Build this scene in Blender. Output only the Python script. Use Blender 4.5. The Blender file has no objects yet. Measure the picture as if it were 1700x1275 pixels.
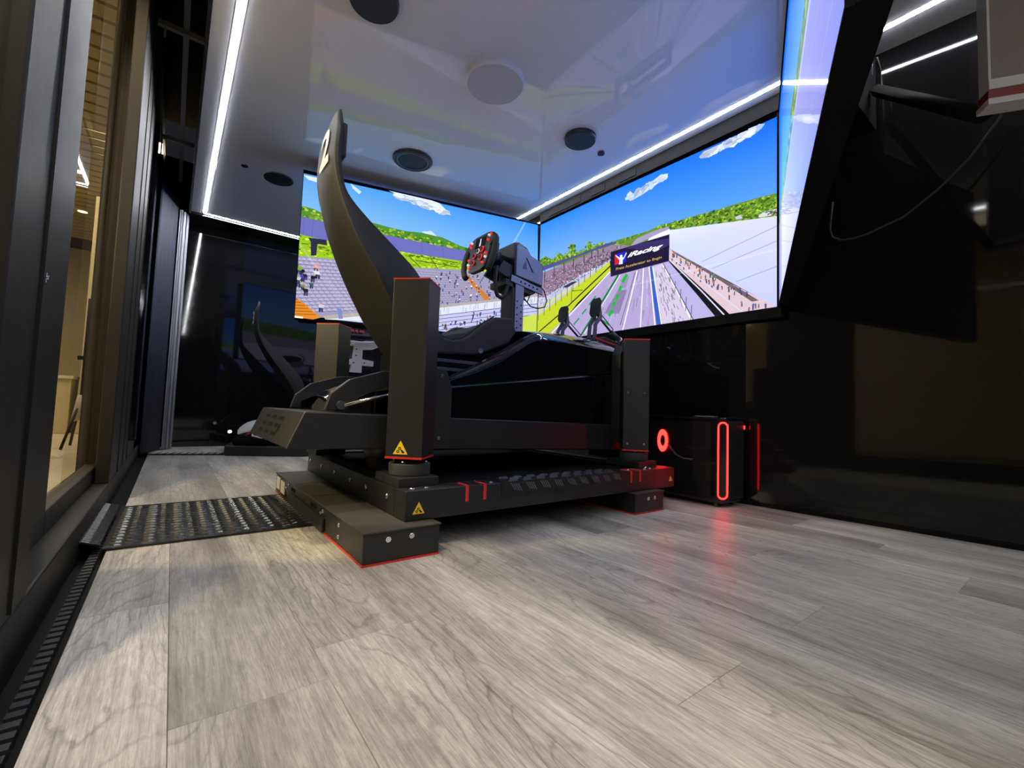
import bpy, bmesh, math, random, json
from mathutils import Vector, Matrix
random.seed(7)
SC = bpy.context.scene
COL = SC.collection
PI = math.pi
# ------------------------------------------------------------------ camera, world, exposure
cd = bpy.data.cameras.new('camera'); cam = bpy.data.objects.new('camera', cd); COL.objects.link(cam)
CR, CU, CF = (0.7935, -0.6076, 0.0347), (-0.0632, -0.0255, 0.9977), (0.6056, 0.7937, 0.0578)
cam.matrix_world = Matrix(((CR[0], CU[0], -CF[0], 0), (CR[1], CU[1], -CF[1], 0), (CR[2], CU[2], -CF[2], 0.5), (0, 0, 0, 1)))
cd.sensor_width = 36.0; cd.lens = 737.4 / 1700 * 36; cd.clip_start = 0.02; cd.clip_end = 100
SC.camera = cam
w = bpy.data.worlds.new('world'); SC.world = w; w.use_nodes = True
w.node_tree.nodes['Background'].inputs[0].default_value = (0.55, 0.6, 0.75, 1)
w.node_tree.nodes['Background'].inputs[1].default_value = 0.02
SC.view_settings.view_transform = 'Standard'; SC.view_settings.look = 'None'
SC.view_settings.exposure = 0.0; SC.view_settings.gamma = 1.0; SC.view_settings.use_curve_mapping = False

def lamp(name, kind, loc, power, color, size=.1, size_y=None, target=None, spot=None, blend=.3, kindprop=None):
    l = bpy.data.lights.new(name, kind); l.energy = power; l.color = color
    o = bpy.data.objects.new(name, l); COL.objects.link(o); o.location = loc
    if kind == 'AREA':
        l.shape = 'RECTANGLE' if size_y else 'SQUARE'; l.size = size
        if size_y: l.size_y = size_y
    else: l.shadow_soft_size = size
    if target: o.rotation_euler = (Vector(target) - Vector(loc)).to_track_quat('-Z', 'Y').to_euler()
    if spot: l.spot_size = math.radians(spot); l.spot_blend = blend
    return o
WARM = (1.0, .80, .44)
lamp('corridor_or_fill_light', 'AREA', (-2.4, 1.5, 3.35), 80, (1, .86, .55), 2.0, 4.0, target=(-2.4, 1.5, 0))
# shop ceiling lights outside the glass wall (warm), lamps further along the corridor, and two added fills
lamp('shop_or_fill_light', 'SPOT', (-.62, .35, 3.35), 360, WARM, .05, target=(.3, 1.1, 0), spot=95, blend=.5)
lamp('shop_or_fill_light', 'SPOT', (-.62, 1.95, 3.35), 390, WARM, .05, target=(.2, 1.2, 0), spot=110, blend=.5)
lamp('shop_or_fill_light', 'SPOT', (-.62, 4.0, 3.35), 150, WARM, .05, target=(.3, 3.6, 0), spot=110, blend=.5)
lamp('shop_or_fill_light', 'SPOT', (-2.0, 2.55, 2.2), 360, (1, .84, .45), .06, target=(.6, 2.0, .85), spot=42, blend=.6)  # added fill spot, no real fitting: warms the door-side faces of the columns
lamp('corridor_or_fill_light', 'AREA', (-1.8, 7.5, 3.35), 300, (1, .86, .55), 2.0, 7.0, target=(-1.6, 7.5, 0))
lamp('corridor_or_fill_light', 'AREA', (-3.0, -1.8, 1.4), 12, (1, .82, .42), 3.0, 1.6, target=(.6, 1.8, .6))  # added low area fill, out of view: faint warm light on the simulator

# ------------------------------------------------------------------ materials
def mat(name, col=(.5, .5, .5), rough=.5, metal=0., spec=.5, emit=None, es=0., coat=0., bump=None):
    m = bpy.data.materials.new(name); m.use_nodes = True; nt = m.node_tree
    b = nt.nodes['Principled BSDF']
    b.inputs['Base Color'].default_value = (*col, 1); b.inputs['Roughness'].default_value = rough
    b.inputs['Metallic'].default_value = metal; b.inputs['Specular IOR Level'].default_value = spec
    b.inputs['Coat Weight'].default_value = coat
    if emit: b.inputs['Emission Color'].default_value = (*emit, 1); b.inputs['Emission Strength'].default_value = es
    # faint procedural variation of roughness (finger marks, powder coat)
    tc = nt.nodes.new('ShaderNodeTexCoord'); nz = nt.nodes.new('ShaderNodeTexNoise'); nz.inputs['Scale'].default_value = 14
    mr = nt.nodes.new('ShaderNodeMapRange'); mr.inputs['To Min'].default_value = max(0, rough - .03); mr.inputs['To Max'].default_value = min(1, rough + .03)
    nt.links.new(tc.outputs['Object'], nz.inputs['Vector']); nt.links.new(nz.outputs['Fac'], mr.inputs['Value']); nt.links.new(mr.outputs[0], b.inputs['Roughness'])
    if bump:
        n2 = nt.nodes.new('ShaderNodeTexNoise'); n2.inputs['Scale'].default_value = bump[0]; n2.inputs['Detail'].default_value = 3
        bp = nt.nodes.new('ShaderNodeBump'); bp.inputs['Strength'].default_value = bump[1]; bp.inputs['Distance'].default_value = .002
        nt.links.new(tc.outputs['Object'], n2.inputs['Vector']); nt.links.new(n2.outputs['Fac'], bp.inputs['Height']); nt.links.new(bp.outputs[0], b.inputs['Normal'])
    return m
M = {}
M['worn_plate'] = mat('worn_dark_plate', (.05, .047, .04), .5, bump=(30, .3))
M['black_metal'] = mat('black_powder_coat', (.014, .014, .016), .40, bump=(220, .35))
M['black_flat'] = mat('black_matt', (.006, .006, .007), .85, spec=.08)
M['black_rubber'] = mat('black_rubber', (.02, .02, .022), .7)
M['gloss_black'] = mat('gloss_black_paint', (.004, .004, .006), .06, spec=.5, coat=.3)
M['wall_gloss'] = mat('gloss_black_acrylic', (.005, .005, .006), .05, spec=.34)
M['seat'] = mat('seat_shell', (.013, .0125, .012), .6, bump=(90, .3))
M['cushion'] = mat('dark_fabric', (.028, .028, .036), .8, bump=(400, .5))
M['red'] = mat('red_anodised', (.55, .03, .02), .4)
M['dark_red'] = mat('dark_red_edge', (.16, .012, .01), .4)
M['red_tape'] = mat('red_tape', (.75, .03, .02), .45)
M['chrome'] = mat('bright_steel', (.75, .75, .75), .18, 1.)
M['alu'] = mat('dark_aluminium', (.10, .10, .13), .35, .6)
M['lav'] = mat('grey_aluminium', (.26, .26, .33), .38, .7)
M['yellow'] = mat('yellow_sticker', (.85, .60, .03), .5)
M['white_label'] = mat('white_paper_label', (.72, .68, .58), .6)
M['white'] = mat('white_paint', (.62, .62, .62), .35)
M['white_print'] = mat('white_print', (.62, .60, .55), .5)
M['ceiling'] = mat('gloss_white_ceiling', (.67, .69, .78), .05, spec=.62)
M['ceil_black'] = mat('black_void_ceiling', (.004, .004, .005), .8)
M['pipe'] = mat('grey_steel_pipe', (.30, .28, .28), .5, .3)
M['frame'] = mat('dark_window_frame', (.014, .011, .008), .5, .0, spec=.3, bump=(60, .15))
M['track'] = mat('dark_floor_track', (.005, .005, .005), .7, spec=.15)
M['led'] = mat('led_strip_light', (1, 1, 1), .5, emit=(.93, .96, 1), es=108)
M['led_edge'] = mat('grey_strip_lip', (.55, .55, .55), .4)
M['glow_red'] = mat('red_glow', (.3, 0, 0), .4, emit=(1, .010, .007), es=15)
M['glow_red_soft'] = mat('red_tint', (.2, 0, 0), .25, emit=(1, .02, .02), es=.12)
M['glow_white'] = mat('small_white_light', (1, 1, 1), .4, emit=(1, 1, .95), es=3)
M['warm_lamp'] = mat('warm_downlight', (1, .9, .6), .4, emit=(1, .82, .45), es=9)
M['curtain'] = mat('grey_curtain', (.42, .42, .46), .9, bump=(300, .4))
M['navy'] = mat('dark_curtain', (.03, .035, .06), .8)
M['beige'] = mat('beige_corridor_wall', (.62, .52, .33), .7)
M['beige_floor'] = mat('pale_corridor_floor', (.62, .55, .40), .3)
M['slat'] = mat('pale_wood_slat', (.52, .42, .25), .55)
M['slat_gap'] = mat('dark_slat_gap', (.06, .045, .03), .8)
M['dark_pillar'] = mat('dark_shopfront', (.02, .02, .023), .35)
M['grille'] = mat('speaker_grille', (.018, .02, .03), .55, bump=(900, .8))
M['white_cap'] = mat('white_plastic', (.48, .48, .54), .3)
M['taupe'] = mat('taupe_panel', (.17, .145, .14), .45)
M['screen_off'] = mat('dark_display', (.01, .01, .012), .12)
M['tread_high'] = mat('polished_tread', (.16, .16, .15), .24, .85)
M['tread'] = mat('worn_black_plate', (.016, .016, .018), .28, .2, bump=(300, .4))

def glass(name, tint=(.9, .9, .9)):
    m = bpy.data.materials.new(name); m.use_nodes = True; nt = m.node_tree; nt.nodes.clear()
    o = nt.nodes.new('ShaderNodeOutputMaterial'); mx = nt.nodes.new('ShaderNodeMixShader'); t = nt.nodes.new('ShaderNodeBsdfTransparent')
    g = nt.nodes.new('ShaderNodeBsdfGlossy'); f = nt.nodes.new('ShaderNodeFresnel'); f.inputs['IOR'].default_value = 1.45; ge = nt.nodes.new('ShaderNodeNewGeometry'); sb = nt.nodes.new('ShaderNodeMath'); sb.operation = 'SUBTRACT'; sb.inputs[0].default_value = 1; ml = nt.nodes.new('ShaderNodeMath'); ml.operation = 'MULTIPLY'; nt.links.new(ge.outputs['Backfacing'], sb.inputs[1]); nt.links.new(f.outputs[0], ml.inputs[0]); nt.links.new(sb.outputs[0], ml.inputs[1])
    g.inputs['Roughness'].default_value = .01; t.inputs[0].default_value = (*tint, 1)
    nt.links.new(ml.outputs[0], mx.inputs[0]); nt.links.new(t.outputs[0], mx.inputs[1]); nt.links.new(g.outputs[0], mx.inputs[2]); nt.links.new(mx.outputs[0], o.inputs[0])
    return m
M['glass'] = glass('window_glass')

def picture_mat():
    m = bpy.data.materials.new('led_display_picture'); m.use_nodes = True; nt = m.node_tree; b = nt.nodes['Principled BSDF']
    a = nt.nodes.new('ShaderNodeAttribute'); a.attribute_name = 'Col'
    b.inputs['Base Color'].default_value = (.004, .004, .005, 1); b.inputs['Roughness'].default_value = .035
    b.inputs['Specular IOR Level'].default_value = .02
    nt.links.new(a.outputs['Color'], b.inputs['Emission Color']); b.inputs['Emission Strength'].default_value = 1.1
    return m
M['picture'] = picture_mat()
M['button_red'] = mat('lit_red_button', (.5, .02, .02), .4, emit=(1, .03, .02), es=.7)
M['button_white'] = mat('lit_white_button', (.6, .6, .6), .4, emit=(1, 1, 1), es=.45)

def floor_mat():
    m = bpy.data.materials.new('grey_oak_plank'); m.use_nodes = True; nt = m.node_tree; L = nt.links; b = nt.nodes['Principled BSDF']
    N = nt.nodes.new
    tc = N('ShaderNodeTexCoord'); oi = N('ShaderNodeObjectInfo'); geo = N('ShaderNodeNewGeometry')
    mul = N('ShaderNodeVectorMath'); mul.operation = 'SCALE'; mul.inputs[0].default_value = (37, 91, 13); L.new(oi.outputs['Random'], mul.inputs['Scale'])
    add = N('ShaderNodeVectorMath'); add.operation = 'ADD'; L.new(geo.outputs['Position'], add.inputs[0]); L.new(mul.outputs[0], add.inputs[1])
    def scaled(s):
        v = N('ShaderNodeVectorMath'); v.operation = 'MULTIPLY'; v.inputs[1].default_value = s; L.new(add.outputs[0], v.inputs[0]); return v.outputs[0]
    def noise(v, sc, det=4, rough=.55, dist=0):
        n = N('ShaderNodeTexNoise'); n.inputs['Scale'].default_value = sc; n.inputs['Detail'].default_value = det; n.inputs['Roughness'].default_value = rough; n.inputs['Distortion'].default_value = dist
        L.new(v, n.inputs['Vector']); return n.outputs['Fac']
    def ramp(f, stops):
        r = N('ShaderNodeValToRGB'); e = r.color_ramp.elements
        e[0].position, e[0].color = stops[0][0], (*[stops[0][1]] * 3, 1); e[1].position, e[1].color = stops[-1][0], (*[stops[-1][1]] * 3, 1)
        for p, c in stops[1:-1]: k = e.new(p); k.color = (c, c, c, 1)
        L.new(f, r.inputs[0]); return r.outputs[0]
    def mult(a, c, fac=1.):
        x = N('ShaderNodeMixRGB'); x.blend_type = 'MULTIPLY'; x.inputs[0].default_value = fac; L.new(a, x.inputs[1]); L.new(c, x.inputs[2]); return x.outputs[0]
    broad = noise(scaled((6, .8, 1)), 1.3, 3)
    fine = noise(scaled((120, 5, 1)), 1.0, 5, .7)
    # cathedral figure: contour lines of a smooth field stretched along the board
    field = noise(scaled((3.4, .62, 1)), 1.0, 1.0, .4, .15)
    mm = N('ShaderNodeMath'); mm.operation = 'MULTIPLY'; mm.inputs[1].default_value = 46; L.new(field, mm.inputs[0])
    wob = noise(scaled((30, 12, 1)), 1.0, 3); m2 = N('ShaderNodeMath'); m2.operation = 'MULTIPLY_ADD'; m2.inputs[1].default_value = 1.1; L.new(wob, m2.inputs[0]); L.new(mm.outputs[0], m2.inputs[2])
    fr = N('ShaderNodeMath'); fr.operation = 'FRACT'; L.new(m2.outputs[0], fr.inputs[0])
    lines = ramp(fr.outputs[0], [(0, .62), (.16, 1), (.9, 1), (1, .68)])
    lmask = noise(scaled((2.5, .6, 1)), 1.6, 2)
    lm = N('ShaderNodeMapRange'); lm.inputs['From Min'].default_value = .36; lm.inputs['From Max'].default_value = .52; L.new(lmask, lm.inputs[0])
    crack = noise(scaled((55, 2.2, 1)), 1.0, 2, .5)
    cr = ramp(crack, [(0, .45), (.24, .55), (.285, 1), (1, 1)])
    mott = noise(scaled((30, 14, 1)), 1.0, 6, .8); pore = noise(scaled((420, 26, 1)), 1.0, 3, .7)
    base = N('ShaderNodeValToRGB'); e = base.color_ramp.elements
    e[0].position = .28; e[0].color = (.20, .187, .172, 1); e[1].position = .70; e[1].color = (.58, .55, .51, 1); k = e.new(.48); k.color = (.40, .378, .352, 1)
    L.new(broad, base.inputs[0])
    c = mult(base.outputs[0], ramp(fine, [(.25, .50), (.6, 1.15)]), .9)
    c = mult(c, ramp(mott, [(.3, .78), (.62, 1.14)]), .8)
    x = N('ShaderNodeMixRGB'); x.blend_type = 'MULTIPLY'; L.new(lm.outputs[0], x.inputs[0]); L.new(c, x.inputs[1]); L.new(lines, x.inputs[2]); c = x.outputs[0]
    c = mult(c, cr, .9); c = mult(c, ramp(pore, [(.3, .72), (.62, 1.12)]), .75)
    rr = N('ShaderNodeMapRange'); rr.inputs['To Min'].default_value = .80; rr.inputs['To Max'].default_value = 1.16; L.new(oi.outputs['Random'], rr.inputs[0])
    hs = N('ShaderNodeHueSaturation'); L.new(rr.outputs[0], hs.inputs['Value']); L.new(c, hs.inputs['Color'])
    L.new(hs.outputs[0], b.inputs['Base Color'])
    b.inputs['Roughness'].default_value = .36; b.inputs['Specular IOR Level'].default_value = .4
    rg = N('ShaderNodeMapRange'); rg.inputs['To Min'].default_value = .30; rg.inputs['To Max'].default_value = .48; L.new(fine, rg.inputs[0]); L.new(rg.outputs[0], b.inputs['Roughness'])
    bp = N('ShaderNodeBump'); bp.inputs['Strength'].default_value = .25; bp.inputs['Distance'].default_value = .001; L.new(fine, bp.inputs['Height']); L.new(bp.outputs[0], b.inputs['Normal'])
    return m
M['plank'] = floor_mat()

# ------------------------------------------------------------------ mesh helpers (world coordinates in, shifted to the parent's origin)
def origin(o):
    v = Vector((0, 0, 0))
    while o: v += o.location; o = o.parent
    return v
class MB:
    def __init__(s): s.v = []; s.f = []; s.sm = []
    def add(s, vs, fs, smooth=False):
        n = len(s.v); s.v += [tuple(v) for v in vs]; s.f += [tuple(n + i for i in f) for f in fs]; s.sm += [smooth] * len(fs); return s
    def box(s, a, b, rot=0, c=None):
        x0, y0, z0 = a; x1, y1, z1 = b
        vs = [(x0, y0, z0), (x1, y0, z0), (x1, y1, z0), (x0, y1, z0), (x0, y0, z1), (x1, y0, z1), (x1, y1, z1), (x0, y1, z1)]
        if rot:
            cx, cy = c or ((x0 + x1) / 2, (y0 + y1) / 2); C, S = math.cos(rot), math.sin(rot)
            vs = [(cx + (x - cx) * C - (y - cy) * S, cy + (x - cx) * S + (y - cy) * C, z) for x, y, z in vs]
        return s.add(vs, [(3, 2, 1, 0), (4, 5, 6, 7), (0, 1, 5, 4), (1, 2, 6, 5), (2, 3, 7, 6), (3, 0, 4, 7)])
    def hexa(s, vs): return s.add(vs, [(3, 2, 1, 0), (4, 5, 6, 7), (0, 1, 5, 4), (1, 2, 6, 5), (2, 3, 7, 6), (3, 0, 4, 7)])
    def prism(s, pts, y0, y1, axis='y'):
        n = len(pts); f = {'y': lambda p, t: (p[0], t, p[1]), 'x': lambda p, t: (t, p[0], p[1]), 'z': lambda p, t: (p[0], p[1], t)}[axis]
        vs = [f(p, y0) for p in pts] + [f(p, y1) for p in pts]
        return s.add(vs, [tuple(range(n)), tuple(range(2 * n - 1, n - 1, -1))] + [(i, i + n, (i + 1) % n + n, (i + 1) % n) for i in range(n)])
    def cyl(s, p, q, r, n=20, r2=None, smooth=True):
        p, q = Vector(p), Vector(q); d = (q - p).normalized(); a = d.orthogonal().normalized(); b = d.cross(a); r2 = r if r2 is None else r2
        vs = [p + (a * math.cos(2 * PI * i / n) + b * math.sin(2 * PI * i / n)) * r for i in range(n)] + [q + (a * math.cos(2 * PI * i / n) + b * math.sin(2 * PI * i / n)) * r2 for i in range(n)]
        k = len(s.v); s.add(vs, [(i, (i + 1) % n, (i + 1) % n + n, i + n) for i in range(n)], smooth)
        s.f += [tuple(k + i for i in range(n - 1, -1, -1)), tuple(k + n + i for i in range(n))]; s.sm += [False, False]; return s
    def tube(s, pts, r, n=8, closed=False):
        P = [Vector(p) for p in pts]; N = len(P); rings = []
        up = None
        for i in range(N):
            d = ((P[(i + 1) % N] if closed or i < N - 1 else P[i]) - (P[i - 1] if closed or i > 0 else P[i])).normalized()
            a = d.orthogonal().normalized() if up is None else (up - d * up.dot(d)).normalized(); up = a; b = d.cross(a)
            rings.append([P[i] + (a * math.cos(2 * PI * k / n) + b * math.sin(2 * PI * k / n)) * r for k in range(n)])
        vs = [v for g in rings for v in g]; fs = []
        for i in range(N if closed else N - 1):
            j = (i + 1) % N
            for k in range(n): fs.append((i * n + k, i * n + (k + 1) % n, j * n + (k + 1) % n, j * n + k))
        if not closed: fs += [tuple(range(n - 1, -1, -1)), tuple((N - 1) * n + k for k in range(n))]
        return s.add(vs, fs, True)
    def lathe(s, c, prof, n=40, axis='z', smooth=True):
        c = Vector(c); vs = []; fs = []; m = len(prof)
        for i in range(n):
            t = 2 * PI * i / n
            for r, h in prof:
                vs.append(c + (Vector((r * math.cos(t), r * math.sin(t), h)) if axis == 'z' else Vector((r * math.cos(t), h, r * math.sin(t))) if axis == 'y' else Vector((h, r * math.cos(t), r * math.sin(t)))))
        for i in range(n):
            j = (i + 1) % n
            for k in range(m - 1): fs.append((i * m + k, j * m + k, j * m + k + 1, i * m + k + 1))
        return s.add(vs, fs, smooth)
    def loft(s, secs, smooth=True, close=False):
        m = len(secs[0]); vs = [p for q in secs for p in q]; fs = []
        for i in range(len(secs) - 1):
            for k in range(m if close else m - 1): fs.append((i * m + k, i * m + (k + 1) % m, (i + 1) * m + (k + 1) % m, (i + 1) * m + k))
        return s.add(vs, fs, smooth)
    def build(s, name, m, parent=None, loc=None, bevel=0, solid=0, sub=0, kind=None, label=None):
        me = bpy.data.meshes.new(name)
        if parent is not None: O = origin(parent)
        elif loc is not None: O = Vector(loc)
        else:
            xs, ys, zs = zip(*s.v); O = Vector(((min(xs) + max(xs)) / 2, (min(ys) + max(ys)) / 2, min(zs)))
        me.from_pydata([tuple(Vector(v) - O) for v in s.v], [], s.f)
        for p, q in zip(me.polygons, s.sm): p.use_smooth = q
        bm = bmesh.new(); bm.from_mesh(me); bmesh.ops.recalc_face_normals(bm, faces=bm.faces); bm.to_mesh(me); bm.free()
        me.materials.append(M[m] if isinstance(m, str) else m)
        o = bpy.data.objects.new(name, me); COL.objects.link(o)
        if parent is not None: o.parent = parent
        else: o.location = O
        if solid: md = o.modifiers.new('solid', 'SOLIDIFY'); md.thickness = solid; md.offset = 0
        if sub: md = o.modifiers.new('sub', 'SUBSURF'); md.levels = sub; md.render_levels = sub
        if bevel: md = o.modifiers.new('bevel', 'BEVEL'); md.width = bevel; md.segments = 2; md.limit_method = 'ANGLE'; md.angle_limit = .6
        if kind: o['kind'] = kind
        if label: o['label'] = label
        return o
def tag(o, label, cat, group=None):
    o['label'] = label; o['category'] = cat
    if group: o['group'] = group
    return o
def empty(name, loc, label, cat, group=None):
    o = bpy.data.objects.new(name, None); COL.objects.link(o); o.location = loc; return tag(o, label, cat, group)
def struct(o): o['kind'] = 'structure'; return o
def box(a, b, **k): return MB().box(a, b, **k)
def frame_rect(mb, x0, x1, z0, z1, t, y0, y1):
    mb.box((x0, y0, z0), (x0 + t, y1, z1)); mb.box((x1 - t, y0, z0), (x1, y1, z1)); mb.box((x0 + t, y0, z0), (x1 - t, y1, z0 + t)); mb.box((x0 + t, y0, z1 - t), (x1 - t, y1, z1)); return mb
def text_mesh(txt, m, parent, name, place, bold=.0, shear=0., res=3, label=None):
    """lettering as geometry: place(u, v) maps the unit rectangle of the line of text to a point"""
    c = bpy.data.curves.new(name, 'FONT'); c.body = txt; c.offset = bold; c.shear = shear; c.resolution_u = res; c.fill_mode = 'FRONT'
    o = bpy.data.objects.new(name, c); COL.objects.link(o)
    dg = bpy.context.evaluated_depsgraph_get(); me = bpy.data.meshes.new_from_object(o.evaluated_get(dg)); bpy.data.objects.remove(o)
    xs = [v.co.x for v in me.vertices]; ys = [v.co.y for v in me.vertices]; x0, x1, y0, y1 = min(xs), max(xs), min(ys), max(ys); O = origin(parent)
    for v in me.vertices: v.co = Vector(place((v.co.x - x0) / (x1 - x0), (v.co.y - y0) / (y1 - y0))) - O
    me.materials.clear(); me.materials.append(M[m] if isinstance(m, str) else m)
    ob = bpy.data.objects.new(name, me); COL.objects.link(ob); ob.parent = parent
    if label: ob['label'] = label
    return ob

# ------------------------------------------------------------------ setting: floor with planks
FX0, FX1, FY0, FY1 = -.137, 3.3, -2.6, 5.75
fl = struct(MB().box((FX0, -5, -.06), (FX1, FY1, -.006)).build('floor', 'black_flat', loc=(0, 0, 0)))
W_ = .2345; X0 = .026 - W_; LEN = 1.52
butt = {-1: 1.39, 0: 3.90, 1: .978, 2: 1.75, 3: .45, 4: 1.01, 5: .455, 6: 1.26, 7: .77, 8: .26, 9: .535, 10: .884, 11: 1.3, 12: .2, 13: .9}
def plank(x0, x1, y0, y1):
    g = .0003; e = .0007
    a, b, c, d = x0 + g, x1 - g, y0 + g, y1 - g
    vs = [(a, c, -.006), (b, c, -.006), (b, d, -.006), (a, d, -.006), (a, c, -e), (b, c, -e), (b, d, -e), (a, d, -e), (a + e, c + e, 0), (b - e, c + e, 0), (b - e, d - e, 0), (a + e, d - e, 0)]
    m = MB().add(vs, [(0, 1, 5, 4), (1, 2, 6, 5), (2, 3, 7, 6), (3, 0, 4, 7), (4, 5, 9, 8), (5, 6, 10, 9), (6, 7, 11, 10), (7, 4, 8, 11), (8, 9, 10, 11)])
    m.build('plank', 'plank', fl)
for c in range(-1, 14):
    x0 = max(FX0, X0 + W_ * (c + 1)); x1 = min(FX1, X0 + W_ * (c + 2))
    if x1 - x0 < .01: continue
    y = butt[c]
    while y > FY0: y -= LEN
    while y < FY1:
        plank(x0, x1, max(y, FY0), min(y + LEN, FY1)); y += LEN

# walls
def wall(name, a, b, z0, z1, t, m, nrm):
    a, b = Vector((*a, 0)), Vector((*b, 0)); n = Vector((*nrm, 0)) * t
    vs = [a + n, b + n, b, a]; return struct(MB().hexa([(v.x, v.y, z0) for v in vs] + [(v.x, v.y, z1) for v in vs]).build(name, m))
wr = wall('wall_right', (2.70, 1.25), (2.70, 5.9), 0, 3.0, .08, 'wall_gloss', (1, 0))
wall('wall_right', (3.26, -5.0), (2.70, 1.25), 0, 3.0, .08, 'wall_gloss', (.996, .09))
wall('wall_far', (-.35, 5.75), (2.70, 5.75), 0, 3.0, .06, 'wall_gloss', (0, 1))
wall('wall_back', (-.35, -5.0), (3.3, -5.0), 0, 3.0, .08, 'black_flat', (0, -1))
struct(MB().prism([(2.685, 5.7), (2.699, 5.7), (2.699, 1.25), (3.25, -4.9), (3.235, -4.9), (2.685, 1.25)], 0, .02, 'z').build('baseboard_right', 'black_flat'))
# ceiling: glossy white sheet with a visible joint, border strips either side of the light channel
cl = struct(MB().box((.17, -4.95, 2.38), (2.565, 5.37, 2.42)).build('ceiling', 'ceiling', loc=(0, 0, 2.38)))
MB().prism([(.035, -4.95), (.12, -4.95), (.12, 5.44), (.035, 5.44)], 2.38, 2.42, 'z').build('border_panel', 'ceiling', cl)
MB().prism([(2.615, -4.95), (3.25, -4.95), (2.70, 1.25), (2.70, 5.5), (2.615, 5.5)], 2.38, 2.42, 'z').build('border_panel', 'ceiling', cl)
MB().box((.02, -4.95, 2.372), (.036, 5.5, 2.47)).build('edge_trim', 'black_metal', cl)
struct(MB().prism([(.037, 5.45), (2.6, 5.52), (2.6, 5.74), (.037, 5.74)], 2.36, 2.40, 'z').build('ceiling_soffit', 'wall_gloss'))
struct(MB().box((-.30, -5, 3.4), (.1, 5.8, 3.45)).build('ceiling_void', 'ceil_black'))
struct(MB().box((-.30, -5, 2.95), (-.27, 5.8, 3.4)).build('wall_void_outer', 'ceil_black'))
struct(MB().box((.04, -5, 2.47), (.06, 5.8, 3.4)).build('wall_void', 'ceil_black'))
def strip(name, a, b, label, cove=True):
    """light strip: grey channel, bright diffuser bar that hangs a little below the ceiling"""
    a, b = Vector((*a, 0)), Vector((*b, 0)); d = (b - a).normalized(); n = Vector((-d.y, d.x, 0)); e = empty(name, (a.x, a.y, 2.37), label, 'light', 'light strips round the ceiling')
    def bar(o, wd, z0, z1, nm, m):
        p = [a + n * (o - wd / 2), b + n * (o - wd / 2), b + n * (o + wd / 2), a + n * (o + wd / 2)]
        MB().hexa([(v.x, v.y, z0) for v in p] + [(v.x, v.y, z1) for v in p]).build(nm, m, e)
    bar(0, .046, 2.3795, 2.42, 'channel', 'led_edge'); bar(0, .016, 2.3765, 2.3795, 'diffuser', 'led'); return e
strip('led_strip', (.145, -4.7), (.145, 5.41), 'long white light strip at the ceiling edge above the glass doors')
strip('led_strip', (.145, 5.42), (2.585, 5.48), 'short white light strip across the far end of the ceiling')
strip('led_strip', (2.59, 5.45), (2.59, -4.7), 'long white light strip between the ceiling and the glossy black wall')

# ------------------------------------------------------------------ ceiling fittings
def disc(name, x, y, r, m, label, cat, group=None, drop=.02, rings=False, rim='black_metal'):
    e = empty(name, (x, y, 2.38), label, cat, group)
    if rings:
        MB().lathe((x, y, 2.38), [(r, 0), (r, -drop * .5), (r * .93, -drop), (r * .86, -drop), (r * .84, -drop * .6)]).build('rim', rim, e)
        MB().lathe((x, y, 2.38), [(r * .84, -drop * .7), (r * .80, -drop * 1.1), (r * .74, -drop * 1.1), (r * .72, -drop * .7)]).build('ring', 'alu', e)
        MB().lathe((x, y, 2.38), [(r * .73, -drop * .7), (r * .4, -drop * .85), (0, -drop)]).build('grille', m, e)
    else:
        MB().lathe((x, y, 2.38), [(r, 0), (r, -drop * .7), (r * .96, -drop), (r * .94, -drop)]).build('rim', rim, e)
        MB().lathe((x, y, 2.38), [(r * .945, -drop * .97), (0, -drop)]).build('cover', m, e)
    return e
disc('ceiling_light', 1.352, 2.03, .165, 'white_cap', 'large round white flat ceiling light, switched off', 'light', drop=.035, rim='white_cap')
disc('ceiling_speaker', 1.345, 3.11, .15, 'grille', 'round ceiling speaker with silver ring and blue-grey cone, in front of the left screen', 'speaker', None, .018, True)
disc('ceiling_speaker', 2.109, 2.09, .108, 'grille', 'plain black round ceiling speaker beside the centre screen', 'speaker', None, .03)
disc('ceiling_speaker', .597, 4.13, .115, 'grille', 'plain black round ceiling speaker left of the left screen', 'speaker', None, .012)
disc('ceiling_speaker', .628, 1.975, .112, 'grille', 'plain black round ceiling speaker cut by the upper photo edge', 'speaker', None, .03)
disc('ceiling_sensor', .345, 4.08, .026, 'black_flat', 'tiny dark round sensor in the ceiling beside the left light strip', 'sensor', None, .008)
disc('ceiling_sensor', 2.353, 2.117, .026, 'grille', 'tiny dark round sensor in the ceiling near the centre screen', 'sensor', None, .012)

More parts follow.
